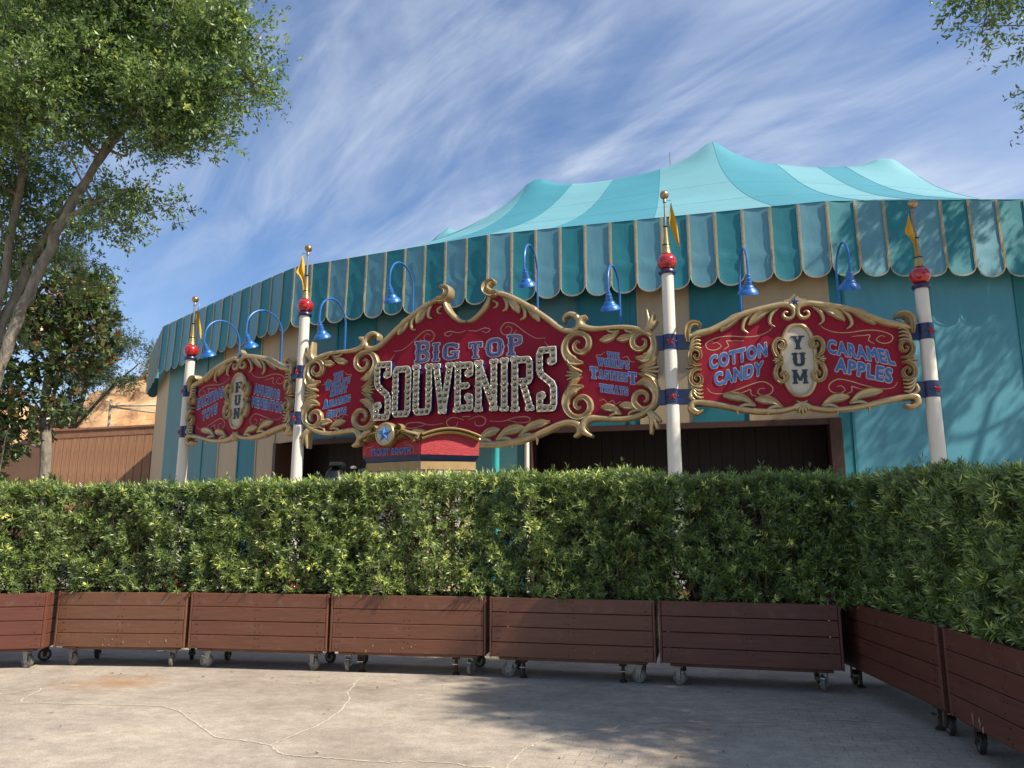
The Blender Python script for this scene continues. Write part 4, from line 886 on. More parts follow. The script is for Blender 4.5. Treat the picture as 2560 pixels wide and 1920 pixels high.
fa = R(-34.45); side_sign('toys_sign', off_loc(-6.905, 19.3, fa, -.08), fa, 'red and gold arched sign reading EXCITING TOYS, FUN, AMUSING MEMENTOS', 'FUN',
    [('EXCITING', [(-1.77, 4.74), (-.66, 4.99), (-.66, 5.27), (-1.77, 5.02)]), ('TOYS', [(-1.50, 4.42), (-.88, 4.57), (-.88, 4.84), (-1.52, 4.67)])],
    [('AMUSING', [(.60, 4.93), (1.60, 4.69), (1.60, 4.93), (.60, 5.20)]), ('MEMENTOS', [(.55, 4.62), (1.71, 4.36), (1.71, 4.62), (.55, 4.87)])])

# ------------------------------------------------------------------ poles
PL = [(-8.82, 20.6, -.55, 1, 'leftmost white banner pole with red ball, left of the FUN sign'), (-5.02, 18.0, -.04, -1, 'white banner pole with red ball between the FUN sign and the main sign'),
      (3.17, 15.0, 0, 1, 'white banner pole with red ball between the main sign and the YUM sign'), (7.85, 14.15, -.58, -1, 'rightmost white banner pole with red ball, right of the YUM sign')]
def pole(x, y, dz, fs, label, arms, face):
    rt = empty('banner_pole', (x, y, 0), label=label, cat='pole', group='white banner poles holding the signs'); r = .128
    part(rt, 'shaft', 'pole_white', lambda mb: mb.lathe([(r + .012, .45), (r + .008, 2.5), (r, 4.5), (r - .008, 6.75 + dz)], 28))
    part(rt, 'base', 'ball_red', lambda mb: mb.lathe([(.26, 0), (.26, .30), (.22, .38), (.16, .42), (.15, .50)], 24))
    for zc in (5.28, 4.17):
        b = part(rt, 'band', 'navy', lambda mb: mb.lathe([(r + .004, zc - .155), (r + .014, zc - .150), (r + .014, zc + .150), (r + .004, zc + .155)], 28))
        for fa_ in (face,):
            M = Matrix.Rotation(fa_, 4, 'Z') @ Matrix.Translation((0, -r - .016, 0)); mb = MB(); star_relief(mb, 0, zc, .085, .04, 0); mb.v = [tuple(M @ Vector(v)) for v in mb.v]; mb.obj('star', 'star_red', b, smooth=False)
        for da in (-50, 50):
            M = Matrix.Rotation(face + R(da), 4, 'Z') @ Matrix.Translation((0, -r - .014, zc)) @ Matrix.Rotation(R(90), 4, 'X'); mb = MB(); mb.lathe([(.022, 0), (.020, .012), (.010, .018), (.001, .020)], 8, M=M, cap=False); mb.obj('bolt', 'navy', b)
        for ang, ln in arms:
            M = Matrix.Rotation(ang, 4, 'Z'); mb = MB(); mb.box(r - .01, -.03, zc - .150, ln, .05, zc + .150, M=M); mb.obj('bracket', 'navy', b, smooth=False)
    z = 6.70 + dz
    part(rt, 'collar', 'navy', lambda mb: mb.lathe([(r - .02, z), (r + .03, z + .01), (r + .045, z + .045), (r + .03, z + .085), (r - .02, z + .095)], 28))
    zb = z + .27
    part(rt, 'red_ball', 'ball_red', lambda mb: mb.lathe([(max(.005, .195 * math.sin(R(a))), zb - .195 * math.cos(R(a)) * .96) for a in range(0, 181, 10)], 32, cap=False))
    z = zb + .17
    part(rt, 'finial', 'gold_bright', lambda mb: mb.lathe([(.105, z), (.085, z + .06), (.078, z + .12), (.070, z + .19), (.066, z + .20), (.058, z + .24), (.036, z + .60)], 20))
    for k, (rr, zz_) in enumerate(((.073, .20), (.045, .60))): part(rt, 'finial_ring', 'black_ring', lambda mb: mb.lathe([(rr - .02, z + zz_ - .02), (rr + .004, z + zz_ - .012), (rr + .008, z + zz_ + .005), (rr - .02, z + zz_ + .02)], 18))
    part(rt, 'rod', 'galvanised', lambda mb: mb.lathe([(.024, z + .60), (.021, z + 1.22)], 12))
    part(rt, 'rod_collar', 'galvanised', lambda mb: mb.lathe([(.022, z + 1.12), (.036, z + 1.13), (.036, z + 1.20), (.022, z + 1.22)], 14))
    part(rt, 'gold_ball', 'gold_ball', lambda mb: mb.lathe([(max(.003, .092 * math.sin(R(a))), z + 1.30 - .092 * math.cos(R(a))) for a in range(0, 181, 12)], 24, cap=False))
    # pennant on two wire hooks
    part(rt, 'flag_wire', 'galvanised', lambda mb: (mb.tube([(0, 0, z + 1.16), (fs * .13, -.02, z + 1.17), (fs * .15, -.02, z + 1.10)], .006, 5), mb.tube([(0, 0, z + .67), (fs * .14, -.02, z + .70)], .005, 5)))
    nu, nv = 8, 16; vs = []; fcs = []
    if fs > 0: Lb = [(.115, 1.10), (.085, .84), (.075, .64), (.13, .50), (.20, .30), (.26, .16)]; Rb = [(.125, 1.10), (.17, .86), (.215, .64), (.24, .48), (.262, .30), (.265, .16)]
    else: Lb = [(.115, 1.10), (.075, .90), (.055, .72), (.05, .55), (.045, .36), (.052, .20)]; Rb = [(.125, 1.10), (.17, .90), (.245, .68), (.16, .58), (.085, .42), (.056, .20)]
    Lb, Rb = smooth_path(Lb, 4), smooth_path(Rb, 4)
    for j in range(nv + 1):
        ia = j / nv * (len(Lb) - 1); k0 = min(int(ia), len(Lb) - 2); f_ = ia - k0; a_ = Lb[k0] * (1 - f_) + Lb[k0 + 1] * f_; b_ = Rb[k0] * (1 - f_) + Rb[k0 + 1] * f_
        for i in range(nu + 1):
            u = i / nu; q_ = a_ * (1 - u) + b_ * u; vs.append((fs * q_[0], -.02 + .035 * math.sin(u * 6 + j * .35 + x) * min(1, j / 4) - .04 * u, z + q_[1]))
    for j in range(nv):
        for i in range(nu): a = j * (nu + 1) + i; fcs.append((a, a + 1, a + nu + 2, a + nu + 1))
    part(rt, 'flag', 'flag_yellow', lambda mb: mb.add(vs, fcs), ang=80)
    return rt
mA, fA, yA = ms_a, fa, ya; PIc = math.pi
pole(*PL[0], [(fA, .42)], R(-60)); pole(*PL[1], [(fA + PIc, .42), (mA, .36)], R(-42)); pole(*PL[2], [(mA + PIc, .34), (yA, .42)], R(-8)); pole(*PL[3], [(yA + PIc, .42)], R(16))

# ------------------------------------------------------------------ gooseneck lamps
LD = [(fa, -6.905, 19.3, [(-.62, -.10, 'blue gooseneck lamp above the left half of the FUN sign'), (1.10, -.10, 'blue gooseneck lamp above the right half of the FUN sign')]),
      (ms_a, -.92, 16.5, [(-3.40, -.12, 'blue gooseneck lamp above the left wing of the main sign'), (-1.60, .55, 'blue gooseneck lamp above the left shoulder of the main sign'), (1.47, .56, 'blue gooseneck lamp above the right shoulder of the main sign'), (3.30, -.12, 'blue gooseneck lamp above the right wing of the main sign')]),
      (ya, 5.5, 14.575, [(-.92, 0, 'blue gooseneck lamp above the left half of the YUM sign'), (.95, 0, 'blue gooseneck lamp above the right half of the YUM sign')])]
for a, cx, cy, lst in LD:
    for k, (u, dz, lab) in enumerate(lst):
        z = dz; rt = empty('gooseneck_lamp', (cx + u * math.cos(a), cy + u * math.sin(a), 5.0), a, label=lab, cat='lamp', group='blue gooseneck sign lamps')
        rr = random.Random(u); tw = rr.uniform(-.06, .06)
        path = [(0, .30, .2), (0, .30, 1.30 + z)] + [(tw * (1 - math.cos(t)) / 2, -.22 + .52 * math.cos(t), 1.55 + z + .50 * math.sin(t)) for t in [PIc * i / 14 for i in range(15)]] + [(tw, -.745, 1.46 + z), (tw, -.74, 1.37 + z)]
        part(rt, 'arm', 'lamp_blue', lambda mb: mb.tube(smooth_path(path, 2), .023, 10)); part(rt, 'mount_plate', 'lamp_blue', lambda mb: mb.box(-.06, .16, .15, .06, .275, .55))
        M = Matrix.Translation((tw, -.74, 1.38 + z)) @ Matrix.Rotation(R(24), 4, 'X')
        part(rt, 'socket', 'lamp_blue', lambda mb: mb.lathe([(.03, 0), (.040, -.01), (.042, -.06), (.062, -.075), (.064, -.135), (.072, -.14), (.074, -.215), (.060, -.225)], 20, M=M))
        def shade(mb):
            mb.lathe([(.058, -.205), (.086, -.213), (.104, -.231), (.117, -.267), (.122, -.276), (.149, -.295), (.180, -.331), (.197, -.371), (.201, -.382), (.198, -.384)], 28, M=M, cap=False); mb.mi = 1
            mb.lathe([(.196, -.382), (.191, -.370), (.175, -.334), (.144, -.301), (.112, -.279), (.08, -.228), (.02, -.22)], 28, M=M, cap=False)
        part(rt, 'shade', ['lamp_blue', 'lamp_inside'], shade)
        part(rt, 'light_bulb', 'bulb_glass', lambda mb: mb.lathe([(.02, -.24), (.035, -.28), (.045, -.32), (.035, -.355), (.005, -.37)], 12, M=M, cap=False))

# ------------------------------------------------------------------ ticket booth
bt = empty('ticket_booth', (-1.49, 13.4, 0), label='red and cream ticket booth with gold trim and a star medallion', cat='booth')
BO = Vector((-1.49, 13.4, 0))
BP = [(-2.55, 13.12), (-1.49, 12.56), (-.55, 12.83), (-.66, 13.8), (-1.1, 14.5), (-2.1, 14.6), (-2.62, 13.9)]
def bring(off, z0, z1, off1=None, name='', m='booth_red'):
    """closed ring wall around the booth outline"""
    c = np.mean(BP, axis=0); 
    def sc_(o): return [tuple(np.array(p) + (np.array(p) - c) / np.linalg.norm(np.array(p) - c) * o) for p in BP]
    a, b = sc_(off), sc_(off if off1 is None else off1); n = len(BP); mb = MB()
    vs = [(x - BO.x, y - BO.y, z0) for x, y in a] + [(x - BO.x, y - BO.y, z1) for x, y in b]
    mb.add(vs, [(i, (i + 1) % n, n + (i + 1) % n, n + i) for i in range(n)] + [tuple(range(n))[::-1], tuple(range(n, 2 * n))]); return mb.obj(name, m, bt, smooth=False)
bring(-.10, 0, 2.69, name='wall', m='booth_cream'); bring(-.07, 2.57, 2.705, name='frieze', m='booth_tan'); bring(-.08, 2.71, 2.80, 0, name='cornice', m='booth_navy'); bring(0, 2.802, 2.925, name='fascia', m='booth_red')
def bframe(i):
    A, B = np.array(BP[i]), np.array(BP[i + 1]); L = np.linalg.norm(B - A); d = (B - A) / L; nf = np.array([d[1], -d[0]])
    return L, lambda v: (A[0] + d[0] * v[0] - nf[0] * v[1] - BO.x, A[1] + d[1] * v[0] - nf[1] * v[1] - BO.y, v[2])
for i in (0, 1):
    L, fr = bframe(i); rise = .115 if i == 1 else .10
    arch = [(L * k / 16, 3.035 + rise * math.sin(PIc * k / 16) ** .9 if i == 1 else 3.035 + rise * math.sin(PIc * k / 16)) for k in range(17)]
    mb = MB(); poly_solid(mb, [[(0.004, 2.806), (L - .004, 2.806)] + arch[::-1]], -.006, .10); mb.v = [fr(v) for v in mb.v]; mb.obj('gable', 'booth_red', bt, smooth=False)
    for dz, w_, h_, yy in ((.03, .075, .09, -.0), (.085, .06, .13, -.0)):
        mb = MB(); relief(mb, [(x, z + dz) for x, z in arch], [w_] * 3, h_, .12, 'round', n=2, taper_h=False); mb.v = [fr(v) for v in mb.v]; mb.obj('arch_moulding', 'gold_bright' if i == 1 else 'gold', bt, ang=60)
    # wall panels below the fascia
    npan = 5 if i == 1 else 5
    for k in range(npan):
        x0 = .10 + (L - .2) * k / npan; x1 = .10 + (L - .2) * (k + 1) / npan; mb = MB(); mb.box(x0 + .035, .066, 1.2, x1 - .035, .085, 2.55); mb.v = [fr(v) for v in mb.v]; mb.obj('panel', 'booth_white' if k % 2 else 'booth_cream', bt, smooth=False)
        mb = MB(); mb.box(x0 - .012, .056, 1.15, x0 + .012, .085, 2.568); mb.v = [fr(v) for v in mb.v]; mb.obj('stile', 'booth_tan', bt, smooth=False)
L, fr = bframe(0)
mb = MB(); cxm, czm = L * .47, 3.155; mb.lathe([(.205, 0), (.205, .10), (.185, .14), (.165, .14), (.160, .12), (.001, .12)], 32, M=Matrix.Translation((cxm, -.02, czm)) @ Matrix.Rotation(R(90), 4, 'X')); mb.v = [fr(v) for v in mb.v]; med = mb.obj('medallion', 'gold_bright', bt)
mb = MB(); mb.lathe([(.168, 0), (.168, .012), (.001, .013)], 32, M=Matrix.Translation((cxm, -.138, czm)) @ Matrix.Rotation(R(90), 4, 'X')); mb.v = [fr(v) for v in mb.v]; mb.obj('medallion_disc', 'cream_panel', med)
mb = MB(); star_relief(mb, cxm, czm + .005, .155, .055, -.153, .40); mb.v = [fr(v) for v in mb.v]; mb.obj('star', 'star_blue', med, smooth=False)
for s in (1, -1):
    for pts, ws in (([(cxm + s * .20, czm + .10), (cxm + s * .25, czm + .14), (cxm + s * .31, czm + .10), (cxm + s * .28, czm + .04), (cxm + s * .24, czm + .07)], [.06, .06, .05, .04]), ([(cxm + s * .20, czm - .02), (cxm + s * .32, czm + .03), (cxm + s * .44, czm - .01), (cxm + s * .54, czm - .08), (cxm + s * .53, czm - .14), (cxm + s * .48, czm - .12)], [.05, .09, .08, .06, .05, .04]), ([(cxm + s * .22, czm - .08), (cxm + s * .34, czm - .04), (cxm + s * .42, czm - .08)], [.04, .07, .03])):
        mb = MB(); relief(mb, pts, ws, .09, .02, 'cove', fl=s, y0=-.05); mb.v = [fr(v) for v in mb.v]; mb.obj('scroll', 'gold_bright', bt, ang=60)
sans_line(bt, 'TICKET BOOTH', [(L * .16, 2.825), (L * .84, 2.825), (L * .84, 2.93), (L * .16, 2.93)], -.012, 'blue_letter', fr=fr, out=.035)
for s in (0, 1):
    q = [(L * .08, 2.86), (L * .05, 2.84), (L * .045, 2.89), (L * .09, 2.96), (L * .17, 2.97), (L * .22, 3.03)]; q = q if s == 0 else [(L * .94 - (x - 0), z) for x, z in q]
    mb = MB(); ribbon(mb, q, .010, -.016); mb.f = mb.f if s == 0 else [f[::-1] for f in mb.f]; mb.v = [fr(v) for v in mb.v]; mb.obj('painted_scroll', 'scroll_line', bt, smooth=False)
# roof of the booth
c = np.mean(BP, axis=0); n = len(BP); mb = MB(); mb.add([(x - BO.x, y - BO.y, 2.93) for x, y in BP] + [(c[0] - BO.x, c[1] - BO.y, 3.12)], [(i, (i + 1) % n, n) for i in range(n)]); mb.obj('roof', 'booth_navy', bt, smooth=False)
# teal post beside the booth and black covered machine
tp = tag(part(None, 'teal_post', 'teal_post_paint', lambda mb: mb.lathe([(.13, 0), (.13, .3), (.085, .34), (.085, 3.9), (.09, 3.92), (.09, 3.98)], 18, (-.37, 17.3, 0))), 'bright teal round post standing right of the ticket booth', 'post')
tw_ = tag(part(None, 'white_post', 'pole_white', lambda mb: mb.lathe([(.06, 0), (.055, 3.9), (.05, 3.95)], 14, (.36, 18.5, 0))), 'thin white post at the left edge of the dark doorway', 'post')
bk = empty('covered_cart', (-3.2, 14.6, 0), label='black covered cart behind the hedge left of the ticket booth', cat='cart')
def hump(mb, x0, x1, y0, y1, z0, z1, sd):
    r_ = random.Random(sd); prof = []
    for k in range(10):
        t = k / 9; s_ = 1 if t < .6 else math.cos((t - .6) / .4 * PIc / 2 * .92); z = z0 + (z1 - z0) * (t if t < .6 else .6 + .4 * math.sin((t - .6) / .4 * PIc / 2)); prof.append((s_, z))
    n_ = 20; vs = []
    for s_, z in prof:
        for j in range(n_):
            a = 2 * PIc * j / n_; ca, sa = math.cos(a), math.sin(a); k_ = 1 + .03 * math.sin(3 * a + z * 4 + sd)
            vs.append(((x0 + x1) / 2 + (x1 - x0) / 2 * math.copysign(abs(ca) ** .5, ca) * s_ * k_, (y0 + y1) / 2 + (y1 - y0) / 2 * math.copysign(abs(sa) ** .5, sa) * s_ * k_, z))
    fs_ = [(i * n_ + j, i * n_ + (j + 1) % n_, (i + 1) * n_ + (j + 1) % n_, (i + 1) * n_ + j) for i in range(9) for j in range(n_)] + [tuple(range(9 * n_, 10 * n_))]
    mb.add(vs, fs_)
part(bk, 'cover', 'black_vinyl', lambda mb: hump(mb, -.42, .12, -.3, .3, .0, 2.78, 1), ang=60); part(bk, 'side_cover', 'black_vinyl', lambda mb: hump(mb, .08, .75, -.26, .28, .0, 2.74, 3), ang=60)
part(bk, 'lid', 'black_vinyl', lambda mb: mb.box(-.22, -.2, 2.76, .02, .15, 2.84, bev=.02), ang=30)
part(bk, 'knob', 'chrome', lambda mb: mb.lathe([(.06, 0), (.06, .03), (.03, .05), (.005, .055)], 14, (.22, -.12, 2.72)))

# ------------------------------------------------------------------ planters
PB = [((-7.2, 9.12), (-5.50, 9.42), 'planter_paint_red', 'leftmost brown plank planter box, cut off by the left edge', 'leftmost clipped green hedge, cut off by the left edge'),
      ((-5.47, 9.58), (-3.86, 9.46), 'planter_paint_brown', 'weathered olive-brown plank planter box, second from the left', 'clipped green hedge in the second planter from the left'),
      ((-3.82, 9.46), (-2.12, 9.19), 'planter_paint', 'red-brown plank planter box, third from the left', 'clipped green hedge in the third planter from the left'),
      ((-2.09, 9.19), (-.29, 8.90), 'planter_paint', 'brown plank planter box below the ticket booth, half in tree shade', 'clipped green hedge in front of the ticket booth'),
      ((-.25, 8.86), (1.51, 8.44), 'planter_paint', 'brown plank planter box with pale paint chips, in front of the SOUVENIRS sign', 'clipped green hedge just right of the ticket booth'),
      ((1.55, 8.44), (3.28, 7.96), 'planter_paint_red', 'dark brown plank planter box under the YUM sign, facing the camera', 'clipped green hedge below the YUM sign'),
      ((3.50, 8.72), (3.34, 6.30), 'planter_paint_red', 'shaded planter box running toward the camera, just past the corner', 'shaded hedge running toward the camera, next to the corner'),
      ((3.31, 6.17), (3.08, 4.38), 'planter_paint_red', 'nearest planter box at the right edge with chipped orange paint', 'nearest hedge at the right edge of the picture')]
DEP, ZB, ZTOP = .74, .225, .86
def caster(rt, x, y, rot, brake, dark):
    cs = empty('caster', (x, y, 0), rot); cs.parent = rt; r = .075; tyre = 'caster_black' if dark else 'caster_rubber'
    lathe_y = Matrix.Translation((0, 0, r)) @ Matrix.Rotation(R(90), 4, 'X')
    part(cs, 'tyre', tyre, lambda mb: mb.lathe([(.052, -.021), (.068, -.021), (r, -.013), (r, .013), (.068, .021), (.052, .021), (.052, -.021)], 22, M=lathe_y, cap=False), ang=40)
    def rim(mb):
        mb.lathe([(.012, -.026), (.014, -.018), (.046, -.012), (.053, -.019), (.053, .019), (.046, .012), (.014, .018), (.012, .026)], 18, M=lathe_y)
        for k in range(5): a = 2 * PIc * k / 5; mb.box(.012, -.019, -.006, .05, .019, .006, M=Matrix.Translation((0, 0, r)) @ Matrix.Rotation(a, 4, 'Y'))
    part(cs, 'rim', 'galvanised', rim, ang=30)
    def fork(mb):
        for s in (-1, 1): mb.add([(-.018, s * .03, r - .018), (.018, s * .03, r - .018), (.05, s * .03, .185), (-.02, s * .03, .185), (-.018, s * .035, r - .018), (.018, s * .035, r - .018), (.05, s * .035, .185), (-.02, s * .035, .185)], [(0, 1, 2, 3), (7, 6, 5, 4), (0, 4, 5, 1), (1, 5, 6, 2), (2, 6, 7, 3), (3, 7, 4, 0)])
        mb.box(-.03, -.037, .176, .055, .037, .186); mb.lathe([(.035, .186), (.035, .196)], 14, (.018, 0, 0)); mb.tube([(0, -.042, r), (0, .042, r)], .009, 8)
    part(cs, 'fork', 'rust' if dark else 'galvanised', fork, ang=30)
    part(cs, 'top_plate', 'rust', lambda mb: mb.box(-.045, -.055, .1965, .085, .055, .2035))
    if brake: part(cs, 'brake_lever', 'chrome', lambda mb: (mb.box(-.10, -.022, .105, -.055, .022, .112, M=Matrix.Rotation(R(20), 4, 'Y')), mb.box(-.06, -.012, .10, .02, .012, .107, M=Matrix.Rotation(R(20), 4, 'Y'))))
def planter(i, A, B, m, lab):
    A, B = np.array(A), np.array(B); L = float(np.linalg.norm(B - A)); a = math.atan2(B[1] - A[1], B[0] - A[0]); rr = random.Random(i + 40)
    rt = empty('planter', (A[0], A[1], 0), a, label=lab, cat='planter', group='brown plank planter boxes on casters'); H = (ZTOP - ZB) / 4; t = .035
    def pm(nm, *bx, bev=.004): mb = MB(); mb.box(*bx, bev=bev); return mb.obj(nm, m, rt, smooth=False)
    for k in range(4):
        z0 = ZB + H * k + .003; z1 = ZB + H * (k + 1) - .003; j = rr.uniform(-.003, .003)
        fp = pm('front_plank', .029, j, z0, L - .029, t + j, z1, bev=.005)
        pm('back_plank', .045, DEP - t, z0, L - .045, DEP, z1); pm('side_plank', .0, .046, z0, t, DEP - .046, z1); pm('side_plank', L - t, .046, z0, L, DEP - .046, z1)
        mb = MB()
        for x in (.085, .115, L * .5 - .02, L * .5 + .03, L - .115, L - .085):
            for zz_ in (z0 + .035, z1 - .035):
                if rr.random() < .75: mb.lathe([(.007, 0), (.006, .003), (.001, .0035)], 6, M=Matrix.Translation((x + rr.uniform(-.01, .01), j - .0005, zz_ + rr.uniform(-.01, .01))) @ Matrix.Rotation(R(90), 4, 'X'), cap=False)
        tag(mb.obj('screw_heads', 'rust', fp), kind='stuff')
    for x0, x1 in ((0, .026), (L - .026, L)):
        for y0, y1 in ((-.001, .044), (DEP - .044, DEP + .001)): pm('corner_post', x0, y0, ZB - .003, x1, y1, ZTOP + .003, bev=.005)
    pm('top_rail', .044, t + .006, ZTOP - .06, L - .044, t + .05, ZTOP - .012)
    pm('base_rail', .10, .06, ZB - .034, L - .10, .15, ZB - .002); pm('base_rail', .10, DEP - .15, ZB - .034, L - .10, DEP - .06, ZB - .002)
    pm('floor', .04, .155, ZB - .02, L - .04, DEP - .155, ZB + .02)
    for x in (.10, L - .28): pm('caster_block', x, .02, ZB - .020, x + .18, .058, ZB - .002)
    mb = MB(); nx, ny = 14, 5; vs = [(.04 + (L - .08) * p / nx, .05 + (DEP - .1) * q / ny, ZTOP - .07 + rr.uniform(-.015, .015)) for q in range(ny + 1) for p in range(nx + 1)]; mb.add(vs, [(q * (nx + 1) + p, q * (nx + 1) + p + 1, (q + 1) * (nx + 1) + p + 1, (q + 1) * (nx + 1) + p) for q in range(ny) for p in range(nx)]); mb.obj('soil', 'soil', rt)
    dark = i in (6, 7)
    for k, (x, y) in enumerate(((.19, .12), (L - .19, .12), (.19, DEP - .13), (L - .19, DEP - .13))):
        caster(rt, x, y, rr.choice((R(90), R(75), R(-70), R(20), R(-20), R(160), R(100))) if not dark else R(rr.uniform(-25, 25)), k < 2 and rr.random() < .8, dark or k > 1)
    if i in (3, 4, 6):
        for x in (.36, L - .36):
            ft = part(rt, 'floor_lock', 'rust', lambda mb: (mb.tube([(x, .12, ZB - .03), (x, .12, .03)], .018, 8), mb.box(x - .04, .09, ZB - .06, x + .04, .15, ZB - .035)), ang=30)
            part(ft, 'pad', 'caster_black', lambda mb: mb.lathe([(.042, .0), (.045, .012), (.02, .03)], 14, (x, .12, 0.001))); part(ft, 'pedal', 'chrome', lambda mb: mb.box(x - .03, .045, .115, x + .03, .10, .123))
    # chipped paint
    if i in (1, 3, 4, 7):
        nch = {1: 7, 3: 6, 4: 3, 7: 4}[i]; 
        for k in range(nch):
            x = rr.uniform(.3, L - .2) if i != 7 else rr.uniform(.25, .75); z = ZB + rr.uniform(.02, .10); h_ = rr.uniform(.008, .022) if i != 7 else rr.uniform(.02, .045); w_ = rr.uniform(.003, .008) if i != 7 else .012
            pts = [(x + w_ * rr.uniform(.6, 1.3) * math.cos(q), z + h_ * rr.uniform(.6, 1.2) * math.sin(q)) for q in [2 * PIc * j / 9 for j in range(9)]]; mb = MB(); poly_solid(mb, [pts], -.0065, -.003); mb.obj('paint_chip', 'raw_wood', rt, smooth=False)
    return rt, L, a
# ------------------------------------------------------------------ hedges in the planters
def hedge(i, rt_loc, ang, L, lab):
    rg = np.random.default_rng(500 + i); rt = empty('hedge', rt_loc, ang, label=lab, cat='hedge', group='clipped podocarpus hedges in the planters')
    z0, z1 = ZTOP - .02, (2.08, 2.08, 2.11, 2.17, 2.17, 2.12, 2.05, 1.93)[i]; x0, x1, y0, y1 = (-.05 if i == 6 else -.01), (L + .12 if i == 5 else L + .01), .06, DEP - .04
    ph = rg.uniform(0, 6, 8)
    def bulge(a, b): return .045 * np.sin(a * 5 + ph[0]) * np.sin(b * 4 + ph[1]) + .030 * np.sin(a * 11 + ph[2] + b * 3) + .026 * np.sin(b * 13 + ph[3] + a * 6)
    P = []; D = []; T = []; hs_ = rg.uniform(-.07, .08)
    def add(n, face, depth):
        u = rg.random(n); v = rg.random(n); dp = depth * rg.random(n) ** 1.3; sh = rg.random()
        if face == 'f': x = x0 + (x1 - x0) * u; z = z0 + (z1 - z0) * v; p = np.stack([x, y0 - bulge(x, z) + dp, z], 1); d = np.tile([.15, -.85, .75], (n, 1))
        elif face == 'b': x = x0 + (x1 - x0) * u; z = z0 + (z1 - z0) * v; p = np.stack([x, y1 - dp, z], 1); d = np.tile([0, 1, .5], (n, 1))
        elif face == 't': x = x0 + (x1 - x0) * u; y = y0 + (y1 - y0) * v; p = np.stack([x, y, z1 + bulge(x, y) * .4 - dp], 1); d = np.tile([0, -.12, 1.], (n, 1))
        elif face == 'l': y = y0 + (y1 - y0) * u; z = z0 + (z1 - z0) * v; p = np.stack([x0 + dp, y, z], 1); d = np.tile([-1, 0, .5], (n, 1))
        else: y = y0 + (y1 - y0) * u; z = z0 + (z1 - z0) * v; p = np.stack([x1 - dp, y, z], 1); d = np.tile([1, 0, .5], (n, 1))
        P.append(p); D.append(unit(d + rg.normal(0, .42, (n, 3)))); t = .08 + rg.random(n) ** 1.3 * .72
        t = np.where(rg.random(n) < (.30 if face == 't' else .10), .55 + .45 * rg.random(n), t) * (1 - .75 * np.abs(dp / (depth + 1e-6)) ** .8); T.append(np.clip(t + hs_, 0, 1))  # deeper leaves darker: older growth, with interior shade put into the tint
    k = L / 1.75
    add(int(980 * k), 'f', .11); add(int(760 * k), 'f', .36); add(int(820 * k), 't', .10); add(int(36 * k), 't', -.08); add(int(300 * k), 'b', .2); add(170, 'l', .2); add(170, 'r', .2)
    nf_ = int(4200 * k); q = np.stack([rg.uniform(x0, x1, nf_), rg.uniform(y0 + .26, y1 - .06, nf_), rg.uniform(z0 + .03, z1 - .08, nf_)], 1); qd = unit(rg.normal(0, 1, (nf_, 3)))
    core = leaves(q, qd, unit(np.cross(qd, rg.normal(0, 1, (nf_, 3)))), rg.uniform(.07, .12, nf_), rg.uniform(.02, .032, nf_)); coret = rg.random(nf_) * .03  # core leaves tinted darkest to paint the shaded hedge interior
    p = np.concatenate(P); d = np.concatenate(D); t = np.concatenate(T)
    # thin the clumps so that darker hollows remain
    hol = np.sin(p[:, 0] * 9 + ph[4]) * np.sin(p[:, 2] * 8 + ph[5]) + .7 * np.sin(p[:, 0] * 19 + ph[6]) * np.sin(p[:, 2] * 17 + ph[7]); keep = (hol > -.62) | (rg.random(len(p)) < .25) | (p[:, 2] > z1 - .12)
    p, d, t = p[keep], d[keep], t[keep]; n = len(p); m = 13
    sp = np.repeat(p, m, 0); sd = np.repeat(d, m, 0); st = np.repeat(t, m)
    al = rg.random(n * m); shoot = np.repeat(.05 + .06 * rg.random(n), m)
    rad = unit(np.cross(sd, rg.normal(0, 1, (n * m, 3)))); an = np.radians(80 - 44 * al + rg.normal(0, 8, n * m))
    ld = unit(sd * np.cos(an)[:, None] + rad * np.sin(an)[:, None] + np.array([0, 0, -.05])); base = sp + sd * (shoot * al)[:, None]
    ln = rg.uniform(.060, .098, n * m) * (1 - .28 * al); wd = rg.uniform(.0085, .0125, n * m); sd2 = unit(np.cross(ld, rad + sd * .3))
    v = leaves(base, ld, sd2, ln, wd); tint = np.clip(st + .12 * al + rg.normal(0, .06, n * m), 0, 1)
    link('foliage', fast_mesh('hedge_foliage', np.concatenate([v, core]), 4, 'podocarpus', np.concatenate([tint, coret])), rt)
    mb = MB(); r_ = random.Random(i)
    for s in range(5):
        x = .15 + (L - .3) * (s + .5) / 5 + r_.uniform(-.06, .06); y = DEP / 2 + r_.uniform(-.1, .1); pts = [(x, y, ZTOP - .12)]
        for q in range(5): pts.append((pts[-1][0] + r_.uniform(-.06, .06), pts[-1][1] + r_.uniform(-.05, .05), pts[-1][2] + .25))
        mb.tube(pts, [.020, .018, .015, .012, .009, .006], 6)
        for q in range(9):
            b_ = pts[r_.randint(0, 4)]; a_ = r_.uniform(0, 6.28); l_ = r_.uniform(.15, .30); mb.tube([b_, (b_[0] + .5 * l_ * math.cos(a_), b_[1] + .45 * l_ * math.sin(a_), b_[2] + .10), (b_[0] + l_ * math.cos(a_), b_[1] + .8 * l_ * math.sin(a_), b_[2] + .26)], [.008, .006, .003], 5)
    for s in range(7):   # bare woody shoots near the face
        x = r_.uniform(.1, L - .1); pts = [(x, .22, ZTOP - .05)]
        for q in range(4): pts.append((pts[-1][0] + r_.uniform(-.07, .07), .10 + r_.uniform(-.03, .05), pts[-1][2] + r_.uniform(.18, .30)))
        mb.tube(pts, [.010, .009, .008, .006, .004], 5)
    mb.obj('stem', 'hedge_stem', rt)
for i, (A, B, m, lab, hl) in enumerate(PB):
    rt, L, a = planter(i, A, B, m, lab); hedge(i, (A[0], A[1], 0), a, L, hl)

